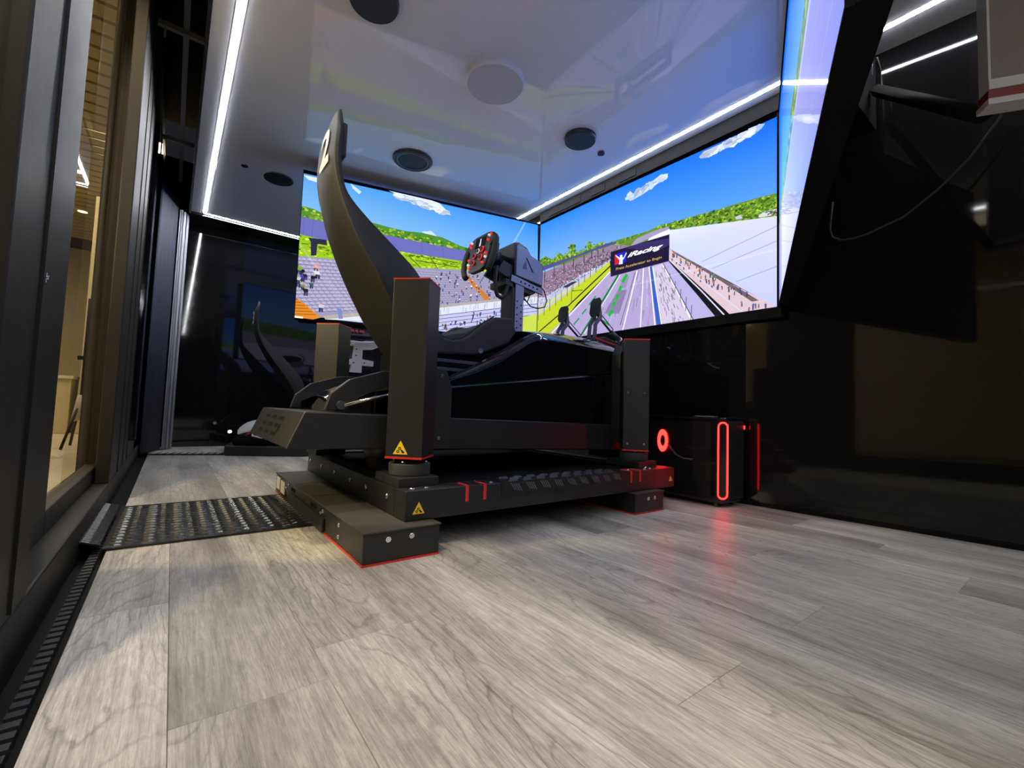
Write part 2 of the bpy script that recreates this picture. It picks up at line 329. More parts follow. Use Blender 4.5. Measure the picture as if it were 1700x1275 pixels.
# ------------------------------------------------------------------ screens
PIC = json.loads('''{"L":[["g",["5ba6ea","2d8fff","7fbcfa","8cc3f6"],[[-0.001,1.118],[2.026,1.133],[2.042,0.686],[-0.01,0.748]]],["p","e4eefb",[[0.637,1.135],[0.86,1.152],[1.069,1.126],[1.175,1.043],[0.993,1.056],[0.761,1.108]]],["p","dfeafa",[[0.003,1.105],[0.122,1.107],[0.124,1.069],[0.039,1.076]]],["p","cfe2fb",[[0.342,1.123],[0.427,1.074],[0.41,1.05],[0.358,1.087]]],["p","cfe2fb",[[0.925,0.847],[1.007,0.869],[1.061,0.832],[0.989,0.818]]],["n","blob",50,[[0.661,1.13],[1.152,1.075],[1.1,1.042],[0.712,1.091]],0.07,0.03,["e4eefb","cfe0fb"]],["p","4f8f30",[[-0.004,0.862],[0.085,0.858],[0.145,0.839],[0.439,0.848],[0.676,0.828],[0.785,0.824],[0.926,0.837],[1.109,0.831],[1.274,0.787],[2.04,0.744],[2.043,0.674],[-0.006,0.763]]],["n","blob",260,[[-0.003,0.848],[2.04,0.755],[2.042,0.686],[-0.007,0.772]],0.03,0.02,["7fae35","a4c23a","3f7a28","c0cf4a"]],["p","9bc81e",[[-0.008,0.65],[0.813,0.65],[2.042,0.686],[2.046,0.57],[-0.009,0.445]]],["n","blob",520,[[-0.008,0.641],[2.043,0.674],[2.045,0.593],[-0.007,0.474]],0.028,0.014,["b9e02a","86b51c","5d8a18","d6ee5a"]],["p","6f70bc",[[-0.003,0.778],[0.158,0.774],[0.729,0.757],[1.259,0.752],[2.041,0.726],[2.043,0.651],[1.252,0.654],[0.813,0.645],[0.174,0.629],[-0.008,0.641]]],["l","6263a8",0.004,[[0.026,0.775],[0.025,0.638]]],["l","6263a8",0.004,[[0.089,0.774],[0.088,0.636]]],["l","6263a8",0.004,[[0.929,0.754],[0.944,0.653]]],["l","6263a8",0.004,[[1.113,0.752],[1.123,0.653]]],["p","2d2d45",[[0.064,0.627],[0.191,0.633],[0.198,0.591],[0.129,0.588],[0.126,0.497],[0.088,0.49],[0.082,0.593]]],["l","3c4a20",0.006,[[0.834,0.628],[1.253,0.633]]],["l","3c4a20",0.006,[[0.886,0.591],[1.266,0.597]]],["l","3c4a20",0.006,[[0.824,0.621],[0.94,0.528]]],["l","3c4a20",0.006,[[1.013,0.634],[1.096,0.532]]],["l","3c4a20",0.006,[[0.017,0.571],[0.067,0.576]]],["l","3c4a20",0.006,[[0.135,0.565],[0.199,0.567]]],["p","9d98b8",[[-0.011,0.473],[0.225,0.491],[0.889,0.529],[1.24,0.572],[2.045,0.617],[2.051,0.432],[1.694,0.367],[1.099,0.223],[0.501,0.083],[0.199,0.023],[-0.013,0.012]]],["n","seat",0,[[-0.006,0.464],[0.889,0.535],[0.955,0.2],[-0.014,0.03]],15,24,["b9b3d4","77718f"]],["n","seat",0,[[0.89,0.519],[2.045,0.611],[2.051,0.438],[0.905,0.188]],15,42,["aaa5c6","807a98"]],["p","e08a28",[[-0.018,0.162],[0.063,0.118],[0.182,0.021],[0.132,0.001],[-0.013,0.003]]],["l","a85a10",0.006,[[-0.016,0.14],[0.016,0.14]]],["l","a85a10",0.006,[[-0.015,0.117],[0.042,0.12]]],["l","a85a10",0.006,[[-0.014,0.094],[0.068,0.1]]],["l","a85a10",0.006,[[-0.012,0.071],[0.094,0.08]]],["l","a85a10",0.006,[[-0.011,0.049],[0.12,0.06]]],["l","a85a10",0.006,[[-0.01,0.026],[0.147,0.04]]],["p","fff8e6",[[-0.013,0.016],[0.061,0.012],[0.061,-0.002],[-0.014,0.0]]],["p","d07f30",[[1.313,0.53],[1.352,0.536],[1.595,0.337],[1.525,0.327]]],["n","person",16,[[-0.002,0.4],[0.152,0.402],[0.196,0.079],[0.001,0.262]],0.05,0.07,["2b8a6a","c33b4a","3a48b8","e6e0f0","1d2233","7bb83c","e7a8a8"]],["n","person",90,[[0.89,0.509],[1.715,0.588],[1.605,0.36],[1.135,0.249]],0.016,0.034,["e8e4f4","2f3354","cf5a4a","8b87b4","4f63b0","f2ece4"]],["p","b3aea6",[[0.198,0.037],[0.5,0.103],[1.099,0.234],[1.694,0.378],[2.05,0.467],[2.051,0.444],[1.694,0.356],[1.1,0.213],[0.502,0.074],[0.216,0.011]]],["p","dfe4f8",[[0.216,0.011],[0.502,0.074],[1.1,0.213],[1.694,0.356],[2.051,0.444],[2.053,0.381],[1.726,0.304],[1.103,0.146],[0.667,0.044]]],["n","vbar",60,[[0.479,0.061],[2.051,0.432],[2.053,0.381],[0.482,0.008]],0.004,0.05,["a9aecb","8f94b8"]],["p","c4c6f0",[[0.303,0.017],[0.667,0.044],[1.103,0.146],[1.726,0.304],[2.053,0.381],[2.066,0.014],[0.311,0.018]]],["l","2c3058",0.005,[[0.959,0.113],[2.053,0.375]]],["l","5b5f8c",0.005,[[0.961,0.083],[2.054,0.34]]],["l","5b5f8c",0.005,[[0.962,0.052],[2.056,0.306]]],["l","2c3058",0.005,[[0.964,0.022],[2.057,0.272]]],["l","5b5f8c",0.005,[[0.965,-0.009],[2.058,0.237]]],["l","5b5f8c",0.005,[[0.967,-0.039],[2.059,0.203]]],["l","2c3058",0.005,[[0.968,-0.07],[2.06,0.169]]],["n","person",55,[[1.103,0.146],[1.83,0.3],[1.835,0.172],[1.145,0.025]],0.018,0.04,["2f3354","5a63a8","d06a50","e8e4f4","20253a"]],["p","cddc55",[[1.265,-0.004],[1.5,0.09],[2.056,0.283],[2.066,0.014]]],["l","2a2c40",0.008,[[1.453,0.144],[1.456,0.058]]],["l","8088c8",0.03,[[0.311,0.108],[0.328,0.029]]],["l","39517c",0.012,[[0.488,0.072],[0.501,0.006]]],["l","39517c",0.008,[[0.534,0.068],[0.542,0.01]]]],"C":[["g",["1f8bff","006cff","5fa8fb","8fc6ff"],[[-0.037,1.15],[2.116,1.119],[2.116,0.566],[-0.01,0.573]]],["p","cfe0ff",[[1.014,1.055],[1.048,1.071],[1.099,1.01],[1.139,1.043],[1.256,1.073],[1.315,1.091],[1.377,1.073],[1.36,1.051],[1.257,1.025],[1.164,1.002],[1.066,0.991]]],["p","cfdcfb",[[1.606,1.087],[1.641,1.114],[1.751,1.112],[1.887,1.106],[1.961,1.114],[1.989,1.108],[1.972,1.087],[1.876,1.065],[1.774,1.083],[1.679,1.07]]],["n","blob",60,[[1.014,1.041],[1.374,1.071],[1.36,1.051],[1.049,1.0]],0.05,0.03,["cfe0ff","b4d0ff","dfeaff"]],["n","blob",70,[[1.616,1.098],[1.982,1.11],[1.972,1.087],[1.679,1.07]],0.06,0.035,["cfdcfb","b9cdfb","e0e8ff"]],["p","5ea3fb",[[1.036,0.866],[1.061,0.876],[1.069,0.866],[1.044,0.853]]],["p","5d8a2c",[[0.002,0.791],[0.086,0.811],[0.182,0.754],[0.282,0.791],[0.338,0.746],[0.396,0.761],[0.409,0.834],[0.462,0.819],[0.485,0.738],[0.61,0.727],[0.622,0.792],[0.655,0.783],[0.667,0.718],[0.699,0.749],[0.727,0.716],[0.782,0.726],[0.912,0.72],[1.114,0.711],[1.255,0.704],[1.381,0.689],[1.434,0.697],[1.435,0.661],[1.395,0.63],[1.213,0.621],[0.88,0.647],[0.031,0.686]]],["n","blob",260,[[0.015,0.78],[1.227,0.7],[1.227,0.668],[0.018,0.722]],0.02,0.016,["86b62f","a9cc48","47761f","6c9a30"]],["n","blob",16,[[0.037,0.819],[0.134,0.794],[0.137,0.734],[0.04,0.757]],0.02,0.018,["86b62f","a9cc48","47761f","6c9a30"]],["n","blob",16,[[0.226,0.802],[0.315,0.779],[0.318,0.72],[0.228,0.743]],0.02,0.018,["86b62f","a9cc48","47761f","6c9a30"]],["n","blob",16,[[0.326,0.776],[0.412,0.753],[0.415,0.695],[0.329,0.717]],0.02,0.018,["86b62f","a9cc48","47761f","6c9a30"]],["n","blob",16,[[0.394,0.827],[0.478,0.803],[0.48,0.746],[0.396,0.769]],0.02,0.018,["86b62f","a9cc48","47761f","6c9a30"]],["n","blob",16,[[0.395,0.788],[0.479,0.765],[0.481,0.709],[0.398,0.73]],0.02,0.018,["86b62f","a9cc48","47761f","6c9a30"]],["n","blob",16,[[0.592,0.808],[0.67,0.786],[0.671,0.732],[0.594,0.753]],0.02,0.018,["86b62f","a9cc48","47761f","6c9a30"]],["n","blob",16,[[0.593,0.771],[0.671,0.75],[0.672,0.695],[0.595,0.716]],0.02,0.018,["86b62f","a9cc48","47761f","6c9a30"]],["n","blob",16,[[0.665,0.769],[0.74,0.748],[0.742,0.694],[0.667,0.715]],0.02,0.018,["86b62f","a9cc48","47761f","6c9a30"]],["n","blob",16,[[0.726,0.759],[0.799,0.739],[0.801,0.686],[0.728,0.705]],0.02,0.018,["86b62f","a9cc48","47761f","6c9a30"]],["p","6a9030",[[0.733,0.66],[1.289,0.713],[1.381,0.704],[1.469,0.704],[1.649,0.691],[1.755,0.685],[1.856,0.682],[1.963,0.675],[2.052,0.667],[2.12,0.659],[2.119,0.519],[1.989,0.551],[1.741,0.601],[1.395,0.658],[1.194,0.659]]],["n","blob",900,[[1.289,0.713],[2.119,0.656],[2.116,0.522],[1.345,0.668]],0.02,0.016,["86b62f","a2c842","4f7c22","6c9a30","41691c"]],["p","d9dcea",[[1.989,0.567],[2.027,0.575],[2.113,0.569],[2.113,0.533],[1.989,0.551]]],["p","c8cbe0",[[1.849,0.6],[1.88,0.604],[1.897,0.577],[1.856,0.581]]],["n","blob",40,[[2.027,0.572],[2.113,0.559],[2.113,0.533],[2.027,0.55]],0.016,0.008,["54583c","8a8f80"]],["p","a79fc4",[[1.115,0.678],[1.256,0.691],[1.381,0.686],[1.395,0.661],[1.264,0.651],[1.1,0.633],[1.061,0.638]]],["p","f0f2fc",[[1.228,0.649],[1.299,0.659],[1.395,0.666],[1.399,0.623],[1.213,0.631]]],["p","9a7f9c",[[0.057,0.66],[0.508,0.679],[0.879,0.694],[0.947,0.68],[1.061,0.638],[0.865,0.581],[0.514,0.515],[0.092,0.421],[-0.116,0.386],[-0.127,0.605]]],["n","blob",1500,[[0.07,0.628],[0.98,0.667],[0.873,0.587],[0.08,0.425]],0.009,0.011,["5c4a66","a98f9f","7a4c6a","c9b6c6","3a3560","8a6f8c","6d5a7c"]],["p","565391",[[0.03,0.72],[0.506,0.713],[0.808,0.722],[0.921,0.711],[0.926,0.696],[0.879,0.697],[0.507,0.695],[0.032,0.676]]],["l","26242e",0.008,[[0.086,0.677],[0.091,0.56]]],["l","26242e",0.008,[[0.214,0.681],[0.218,0.577]]],["l","26242e",0.008,[[0.341,0.684],[0.344,0.595]]],["l","26242e",0.008,[[0.459,0.687],[0.461,0.611]]],["l","26242e",0.008,[[0.582,0.69],[0.584,0.628]]],["l","26242e",0.008,[[0.668,0.692],[0.67,0.639]]],["l","26242e",0.008,[[0.737,0.694],[0.739,0.649]]],["l","26242e",0.008,[[0.791,0.695],[0.793,0.656]]],["p","c3c3e2",[[-0.12,0.453],[0.092,0.421],[0.514,0.515],[0.865,0.581],[0.861,0.566],[0.515,0.478],[-0.112,0.302]]],["n","blob",420,[[-0.119,0.436],[0.856,0.577],[0.831,0.566],[-0.113,0.327]],0.011,0.008,["ffffff","8f93b8","5d6088","aab0d8"]],["p","3a3a55",[[0.328,0.467],[0.454,0.491],[0.515,0.478],[0.393,0.45]]],["p","c9c8d2",[[-0.113,0.31],[0.515,0.478],[0.861,0.575],[0.866,0.554],[0.517,0.426],[-0.107,0.206]]],["p","c3d52c",[[-0.108,0.218],[0.516,0.444],[0.865,0.563],[0.874,0.491],[0.522,0.292],[0.256,0.08],[-0.098,0.019]]],["p","d3df86",[[-0.112,0.302],[0.036,0.327],[0.515,0.47],[0.516,0.459],[0.037,0.303],[-0.111,0.281]]],["l","33342c",0.006,[[-0.075,0.317],[-0.068,0.177]]],["l","33342c",0.006,[[0.009,0.343],[0.015,0.212]]],["l","33342c",0.006,[[0.089,0.368],[0.095,0.245]]],["l","33342c",0.006,[[0.168,0.392],[0.173,0.278]]],["l","33342c",0.006,[[0.244,0.415],[0.249,0.31]]],["l","33342c",0.006,[[0.318,0.438],[0.322,0.341]]],["l","33342c",0.006,[[0.39,0.46],[0.394,0.371]]],["l","33342c",0.006,[[0.46,0.481],[0.463,0.401]]],["l","33342c",0.006,[[0.528,0.502],[0.531,0.429]]],["l","33342c",0.006,[[0.594,0.522],[0.596,0.457]]],["l","33342c",0.006,[[0.659,0.542],[0.66,0.484]]],["l","33342c",0.006,[[0.721,0.561],[0.723,0.51]]],["l","33342c",0.006,[[0.782,0.58],[0.784,0.536]]],["l","33342c",0.006,[[0.842,0.598],[0.843,0.561]]],["l","33342c",0.006,[[0.445,0.448],[0.45,0.312]]],["l","33342c",0.005,[[0.451,0.409],[0.577,0.392]]],["p","b5a6d6",[[0.875,0.48],[1.398,0.441],[1.44,0.312],[1.77,-0.019],[1.57,-0.036],[-0.094,-0.063],[0.287,0.133]]],["n","streak",120,[[0.919,0.453],[1.372,0.424],[1.629,-0.016],[0.468,0.109]],0.006,0.1,["a899c8","c7bde4","9c8fc0"]],["p","d5cbe6",[[1.261,0.426],[1.344,0.431],[1.664,-0.015],[1.352,-0.001]]],["n","streak",60,[[1.275,0.416],[1.345,0.418],[1.57,-0.007],[1.379,0.001]],0.006,0.05,["b0a2c0","8f85a0"]],["p","8d80aa",[[0.952,0.318],[1.038,0.302],[0.969,0.132],[0.821,0.155]]],["p","9b8fb8",[[1.003,0.408],[1.059,0.405],[1.021,0.325],[0.956,0.328]]],["l","1d1f16",0.012,[[-0.025,0.077],[0.283,0.218],[0.871,0.527]]],["l","f5f2ff",0.012,[[0.872,0.483],[0.433,0.203],[0.2,0.067]]],["l","0f7a35",0.018,[[0.953,0.437],[0.813,0.277],[0.571,0.009]]],["l","eeeaff",0.008,[[0.97,0.434],[0.83,0.267],[0.609,0.019]]],["l","ffffff",0.01,[[1.129,0.431],[1.071,0.224],[1.005,-0.001]]],["l","544c70",0.006,[[1.109,0.423],[1.047,0.228],[0.98,0.042]]],["l","f2eeff",0.01,[[1.184,0.438],[1.176,0.23],[1.165,-0.008]]],["l","3c62c8",0.034,[[1.246,0.434],[1.274,0.274],[1.319,-0.003]]],["l","ffffff",0.009,[[1.232,0.436],[1.258,0.252],[1.29,-0.005]]],["l","ffffff",0.007,[[1.261,0.431],[1.296,0.245],[1.344,-0.003]]],["l","ffffff",0.008,[[1.345,0.424],[1.4,0.321],[1.57,-0.007]]],["l","22b83c",0.03,[[0.865,0.13],[0.906,0.172]]],["l","22b83c",0.03,[[0.905,0.203],[0.925,0.233]]],["l","22b83c",0.03,[[0.933,0.248],[0.957,0.284]]],["l","22b83c",0.03,[[0.965,0.309],[0.984,0.345]]],["l","22b83c",0.03,[[0.992,0.37],[1.035,0.424]]],["l","1fa060",0.016,[[0.483,0.111],[0.546,0.157]]],["l","1fa060",0.016,[[0.577,0.187],[0.626,0.224]]],["l","1fa060",0.016,[[0.654,0.252],[0.726,0.313]]],["l","1fa060",0.016,[[0.809,0.099],[0.871,0.056]]],["p","b9b3e4",[[1.349,0.429],[1.394,0.432],[1.732,-0.003],[1.586,-0.011]]],["l","5a5878",0.005,[[1.359,0.415],[1.361,0.366]]],["l","5a5878",0.005,[[1.403,0.348],[1.404,0.287]]],["l","5a5878",0.005,[[1.446,0.283],[1.445,0.211]]],["l","5a5878",0.005,[[1.488,0.22],[1.485,0.136]]],["l","5a5878",0.005,[[1.529,0.158],[1.525,0.063]]],["l","5a5878",0.005,[[1.569,0.097],[1.563,-0.008]]],["l","5a5470",0.006,[[1.349,0.429],[1.586,-0.011]]],["p","17151c",[[1.392,0.454],[1.639,0.19],[1.818,-0.008],[1.732,-0.006],[1.559,0.221],[1.394,0.432]]],["l","dfe0f4",0.008,[[1.394,0.448],[1.639,0.175],[1.789,-0.004]]],["l","dfe0f4",0.008,[[1.396,0.454],[1.716,0.124],[1.825,-0.002]]],["p","e0c6d2",[[1.395,0.527],[1.788,0.218],[2.089,-0.002],[1.825,-0.006],[1.558,0.282],[1.392,0.451]]],["p","6e6468",[[1.411,0.511],[1.788,0.222],[1.991,0.053],[1.952,0.053],[1.759,0.221],[1.429,0.486]]],["n","person",50,[[1.398,0.51],[2.053,0.016],[1.926,0.01],[1.398,0.458]],0.014,0.04,["8a5a62","c87848","4860a8","f2e8ea","7c7490","3c8f4c","6a4f5c"]],["l","d8dcf4",0.006,[[1.395,0.477],[1.817,0.077],[1.9,-0.003]]],["l","c0b8c8",0.008,[[1.395,0.529],[1.788,0.229],[2.086,0.002]]],["g",["e4eaff","dcdcfa","c8cdfb","c8cdfb","d4dcff"],[[1.395,0.657],[2.11,0.522],[2.108,-0.008],[2.083,-0.001],[1.397,0.528]]],["l","a9aed4",0.005,[[1.637,0.371],[2.107,0.472]]],["l","a9aed4",0.005,[[1.706,0.309],[2.104,0.383]]],["l","a9aed4",0.005,[[1.858,0.192],[2.104,0.235]]],["p","221a3a",[[0.872,0.639],[1.395,0.627],[1.395,0.436],[0.877,0.439]]],["p","3c3068",[[1.014,0.631],[1.154,0.631],[1.396,0.6],[1.397,0.551],[1.301,0.534],[1.155,0.58]]],["p","2028d8",[[0.922,0.61],[1.026,0.605],[1.024,0.525],[0.991,0.517],[0.977,0.518],[0.915,0.601]]],["p","d8242c",[[0.913,0.604],[0.922,0.603],[0.959,0.56],[0.96,0.522],[0.915,0.525]]],["p","ffffff",[[0.917,0.607],[0.967,0.567],[0.964,0.588],[0.978,0.591],[0.99,0.582],[0.987,0.566],[1.001,0.564],[1.026,0.598],[1.029,0.586],[1.008,0.559],[0.991,0.541],[0.993,0.515],[0.957,0.519],[0.962,0.552],[0.93,0.586]]]],"T":[["iRacing","ffffff",[[1.034,0.54],[1.332,0.533],[1.354,0.577],[1.047,0.588]]],["Press Accelerator to Begin","c8a63c",[[0.928,0.47],[1.337,0.465],[1.339,0.488],[0.931,0.499]]]]}''')
def lin(h): return [((c / 255 + .055) / 1.055) ** 2.4 if c > 10 else c / 255 / 12.92 for c in (int(h[i:i + 2], 16) for i in (0, 2, 4))]
SCR_H = 1.135
def in_poly(x, y, p):
    r = False
    for i in range(len(p)):
        (x1, y1), (x2, y2) = p[i], p[i - 1]
        if (y1 > y) != (y2 > y) and x < (x2 - x1) * (y - y1) / (y2 - y1) + x1: r = not r
    return r
def screen(key, a, b, label, ops, texts=()):
    a, b = Vector((*a, 0)), Vector((*b, 0)); wdt = (b - a).length; d = (b - a).normalized(); n = Vector((d.y, -d.x, 0))   # n faces the viewer of the screen
    e = empty('display_screen', (a.x, a.y, SCR_H), label, 'screen')
    def pt(u, v, off=0): q = a + d * u + n * off; return (q.x, q.y, SCR_H + v)
    # cabinet: black housing behind, thin bezel round the picture
    def slab(u0, u1, v0, v1, o0, o1): return MB().hexa([pt(u0, v0, o0), pt(u1, v0, o0), pt(u1, v0, o1), pt(u0, v0, o1), pt(u0, v1, o0), pt(u1, v1, o0), pt(u1, v1, o1), pt(u0, v1, o1)])
    slab(.001, wdt - .001, -.006, 1.141, -.055, -.006).build('cabinet', 'black_flat', e)
    mb = MB()
    for u0, u1, v0, v1 in ((0, wdt, -.010, -.003), (0, wdt, 1.138, 1.145), (0, .004, -.003, 1.138), (wdt - .004, wdt, -.003, 1.138)):
        mb.hexa([pt(u0, v0, -.006), pt(u1, v0, -.006), pt(u1, v0, .007), pt(u0, v0, .007), pt(u0, v1, -.006), pt(u1, v1, -.006), pt(u1, v1, .007), pt(u0, v1, .007)])
    mb.build('bezel', 'black_flat', e)
    # the picture: flat coloured pieces in thin layers
    V, F, C = [], [], []; st = {'o': 0.0}
    H = 1.135
    def poly(pts, cols):
        pts2 = []; 
        # clip to the picture (Sutherland-Hodgman), colours carried along
        P = list(zip(pts, cols))
        for ax, lo, hi in ((0, .003, wdt - .003), (1, .0, H)):
            for side in (0, 1):
                out = []
                for i in range(len(P)):
                    (p, cp), (q, cq) = P[i - 1], P[i]
                    ip = (p[ax] >= lo) if side == 0 else (p[ax] <= hi); iq = (q[ax] >= lo) if side == 0 else (q[ax] <= hi); bnd = lo if side == 0 else hi
                    if ip != iq:
                        t = (bnd - p[ax]) / (q[ax] - p[ax]); out.append(((p[0] + (q[0] - p[0]) * t, p[1] + (q[1] - p[1]) * t), [x + (y - x) * t for x, y in zip(cp, cq)]))
                    if iq: out.append((q, cq))
                P = out
                if not P: return
        if len(P) < 3: return
        k = len(V); V.extend(pt(p[0], p[1], st['o']) for p, _ in P); C.extend(c for _, c in P); F.append(tuple(range(k, k + len(P)))); st['o'] += 7e-7
    def flat(pts, col): c = lin(col) if isinstance(col, str) else col; poly(pts, [c] * len(pts))
    def bil(q, s, t):
        (x0, y0), (x1, y1), (x2, y2), (x3, y3) = q
        return ((x0 * (1 - s) + x1 * s) * (1 - t) + (x3 * (1 - s) + x2 * s) * t, (y0 * (1 - s) + y1 * s) * (1 - t) + (y3 * (1 - s) + y2 * s) * t)
    R = random.Random(len(ops))
    for op in ops:
        st['o'] += 1.2e-5; k = op[0]
        if k == 'p': flat(op[2], op[1])
        elif k == 'g': poly(op[2], [lin(c) for c in op[1]])
        elif k == 'l':
            for p, q in zip(op[3], op[3][1:]):
                dx, dy = q[0] - p[0], q[1] - p[1]; l = math.hypot(dx, dy) or 1; x, y = -dy / l * op[2] / 2, dx / l * op[2] / 2
                flat([(p[0] + x, p[1] + y), (q[0] + x, q[1] + y), (q[0] - x, q[1] - y), (p[0] - x, p[1] - y)], op[1])
        else:
            _, kind, num, quad, sx, sy, cols = op
            if kind == 'seat':
                for i in range(int(sx)):
                    for j in range(int(sy)):
                        x, y = bil(quad, (j + .5 * (i % 2) + .3) / sy, (i + .55) / sx); x2, y2 = bil(quad, (j + 1.3 + .5 * (i % 2)) / sy, (i + .55) / sx); x3, y3 = bil(quad, (j + .5 * (i % 2) + .3) / sy, (i + 1.55) / sx)
                        ww = math.hypot(x2 - x, y2 - y) * .42; hh = abs(y3 - y) * .42
                        flat([(x - ww, y - hh), (x + ww, y - hh), (x + ww, y - hh * .55), (x - ww, y - hh * .55)], cols[1])
                        flat([(x - ww, y - hh * .55), (x + ww, y - hh * .55), (x + ww * .95, y + hh * .5), (x + ww * .5, y + hh), (x - ww * .5, y + hh), (x - ww * .95, y + hh * .5)], cols[0])
                continue
            for i in range(num):
                s_, t_ = R.random(), R.random(); x, y = bil(quad, s_, t_); c = lin(R.choice(cols)); f = R.uniform(.6, 1.25); c = [v * f for v in c]
                if kind == 'blob':
                    r = R.uniform(.5, 1.2); n_ = 6; ph = R.random() * 6
                    flat([(x + sx * r * .6 * math.cos(ph + q * PI / 3) * R.uniform(.6, 1.2), y + sy * r * .6 * math.sin(ph + q * PI / 3) * R.uniform(.6, 1.2)) for q in range(n_)], c)
                elif kind == 'person':
                    r = R.uniform(.7, 1.15); a_, b_ = sx * r, sy * r; lean = R.uniform(-.3, .3) * a_
                    flat([(x - a_ * .28, y - b_ * .5), (x - a_ * .02, y - b_ * .5), (x + a_ * .02, y), (x - a_ * .3, y)], lin('2f3050')); flat([(x + a_ * .06, y - b_ * .5), (x + a_ * .32, y - b_ * .5), (x + a_ * .3, y), (x + a_ * .02, y)], lin('3a3b60'))
                    flat([(x - a_ * .34, y - b_ * .05), (x + a_ * .34, y - b_ * .05), (x + a_ * .42 + lean, y + b_ * .3), (x - a_ * .42 + lean, y + b_ * .3)], c)
                    flat([(x - a_ * .14 + lean, y + b_ * .3), (x + a_ * .14 + lean, y + b_ * .3), (x + a_ * .12 + lean, y + b_ * .5), (x - a_ * .12 + lean, y + b_ * .5)], lin('c09a88'))
                elif kind == 'vbar': flat([(x - sx / 2, y - sy / 2), (x + sx / 2, y - sy / 2), (x + sx / 2, y + sy / 2), (x - sx / 2, y + sy / 2)], c)
                elif kind == 'streak':
                    x2, y2 = bil(quad, s_, t_ + .03); dx, dy = x2 - x, y2 - y; l = math.hypot(dx, dy) or 1; dx, dy = dx / l * sy * R.uniform(.3, 1), dy / l * sy * R.uniform(.3, 1)
                    flat([(x - sx / 2, y), (x + sx / 2, y), (x + sx / 2 + dx, y + dy), (x - sx / 2 + dx, y + dy)], c)
    O = origin(e); me = bpy.data.meshes.new('picture'); me.from_pydata([tuple(Vector(v) - O) for v in V], [], F)
    at = me.color_attributes.new('Col', 'FLOAT_COLOR', 'POINT')
    for i, c in enumerate(C): at.data[i].color = (*c, 1)
    me.materials.append(M['picture']); o = bpy.data.objects.new('picture', me); COL.objects.link(o); o.parent = e
    for txt, col, q in texts:
        m = mat('lettering_' + col, (0, 0, 0), .3, emit=lin(col), es=1.1)
        def place(u, v, q=q): x, y = bil(q, u, v); return pt(x, y, st['o'] + .0015)
        text_mesh(txt, m, e, 'lettering', place, bold=.035 if txt[0] == 'i' else .015, shear=.35 if txt[0] == 'i' else 0)
    return e
screen('L', (.69, 3.63), (2.688, 3.168), 'left screen showing the grandstand seats, next to the centre screen', PIC['L'])
screen('C', (2.688, 3.162), (2.688, 1.068), 'centre screen showing the race track and the start sign', PIC['C'], PIC['T'])
GR = ['g', ['0a6cff', '1a7cff', '6fb2ff', '6fb2ff'], [(0, 1.135), (2.1, 1.135), (2.1, .5), (0, .5)]]
PR = [GR, ['p', '6a9a48', [(0, .50), (.25, .52), (.9, .58), (1.5, .56), (2.1, .60), (2.1, .44), (0, .44)]], ['n', 'blob', 300, [(0, .50), (2.1, .60), (2.1, .45), (0, .45)], .05, .02, ['8fb84a', '557f2c', 'a5c860']],
      ['p', 'c4c6e6', [(0, .47), (2.1, .50), (2.1, .40), (0, .40)]], ['p', '5a5c88', [(.5, .475), (2.1, .495), (2.1, .485), (.5, .465)]], ['g', ['c6c6f6', '8c8fe6', '8c8fe6', 'a6a9f0'], [(0, .455), (2.1, .44), (2.1, 0), (0, 0)]],
      ['l', 'a9aed4', .005, [(0, .33), (2.1, .30)]], ['l', 'a9aed4', .005, [(0, .18), (2.1, .14)]]]
screen('R', (2.688, 1.062), (.775, .207), 'right screen seen almost edge-on from below', PR)
PB = [['g', ['2a86ff', '1674ff', '7db8ff', '8cc3ff'], [(0, 1.135), (2.03, 1.135), (2.03, .5), (0, .5)]], ['p', '5f8a38', [(0, .50), (2.03, .62), (2.03, .40), (0, .36)]], ['n', 'blob', 150, [(0, .50), (2.03, .60), (2.03, .42), (0, .38)], .05, .02, ['8fb84a', '557f2c']],
      ['p', 'a79fc4', [(0, .38), (2.03, .42), (2.03, .22), (0, .24)]], ['p', 'd0d0f4', [(0, .26), (2.03, .24), (2.03, 0), (0, 0)]]]
screen('B', (2.68, 3.30), (.745, 3.755), 'screen behind the left one, facing the far bay and mirrored in the glossy end wall', PB)
# black ledge above and below the centre screen, with its joints
bt = MB().box((2.67, 1.0, 2.283), (2.70, 3.15, 2.379)); bt = struct(bt.build('trim_1', 'black_flat'))
for y0, y1 in ((2.05, 2.2), (2.35, 2.5), (2.62, 3.02)): MB().box((2.665, y0, 2.30), (2.672, y1, 2.36)).build('wall_panel', 'black_flat', bt)
struct(MB().box((2.66, 1.04, 1.07), (2.70, 3.2, 1.122)).build('trim_2', 'black_flat'))

# ------------------------------------------------------------------ racing simulator number 2
sim = empty('racing_simulator', (1.45, 2.165, 0), 'black motion racing simulator marked 2 standing in front of the centre screen', 'simulator')
P_ = lambda name, mb, m, par=None, **k: mb.build(name, m, sim if par is None else par, **k)
def bolt(par, p, n, r=.0085, name='bolt'):
    r *= 1.28; p, n = Vector(p), Vector(n).normalized(); mb = MB().cyl(p, p + n * .004, r, 12, r * .8); mb.cyl(p + n * .004, p + n * .0055, r * .45, 6); return mb.build(name, 'chrome', par)
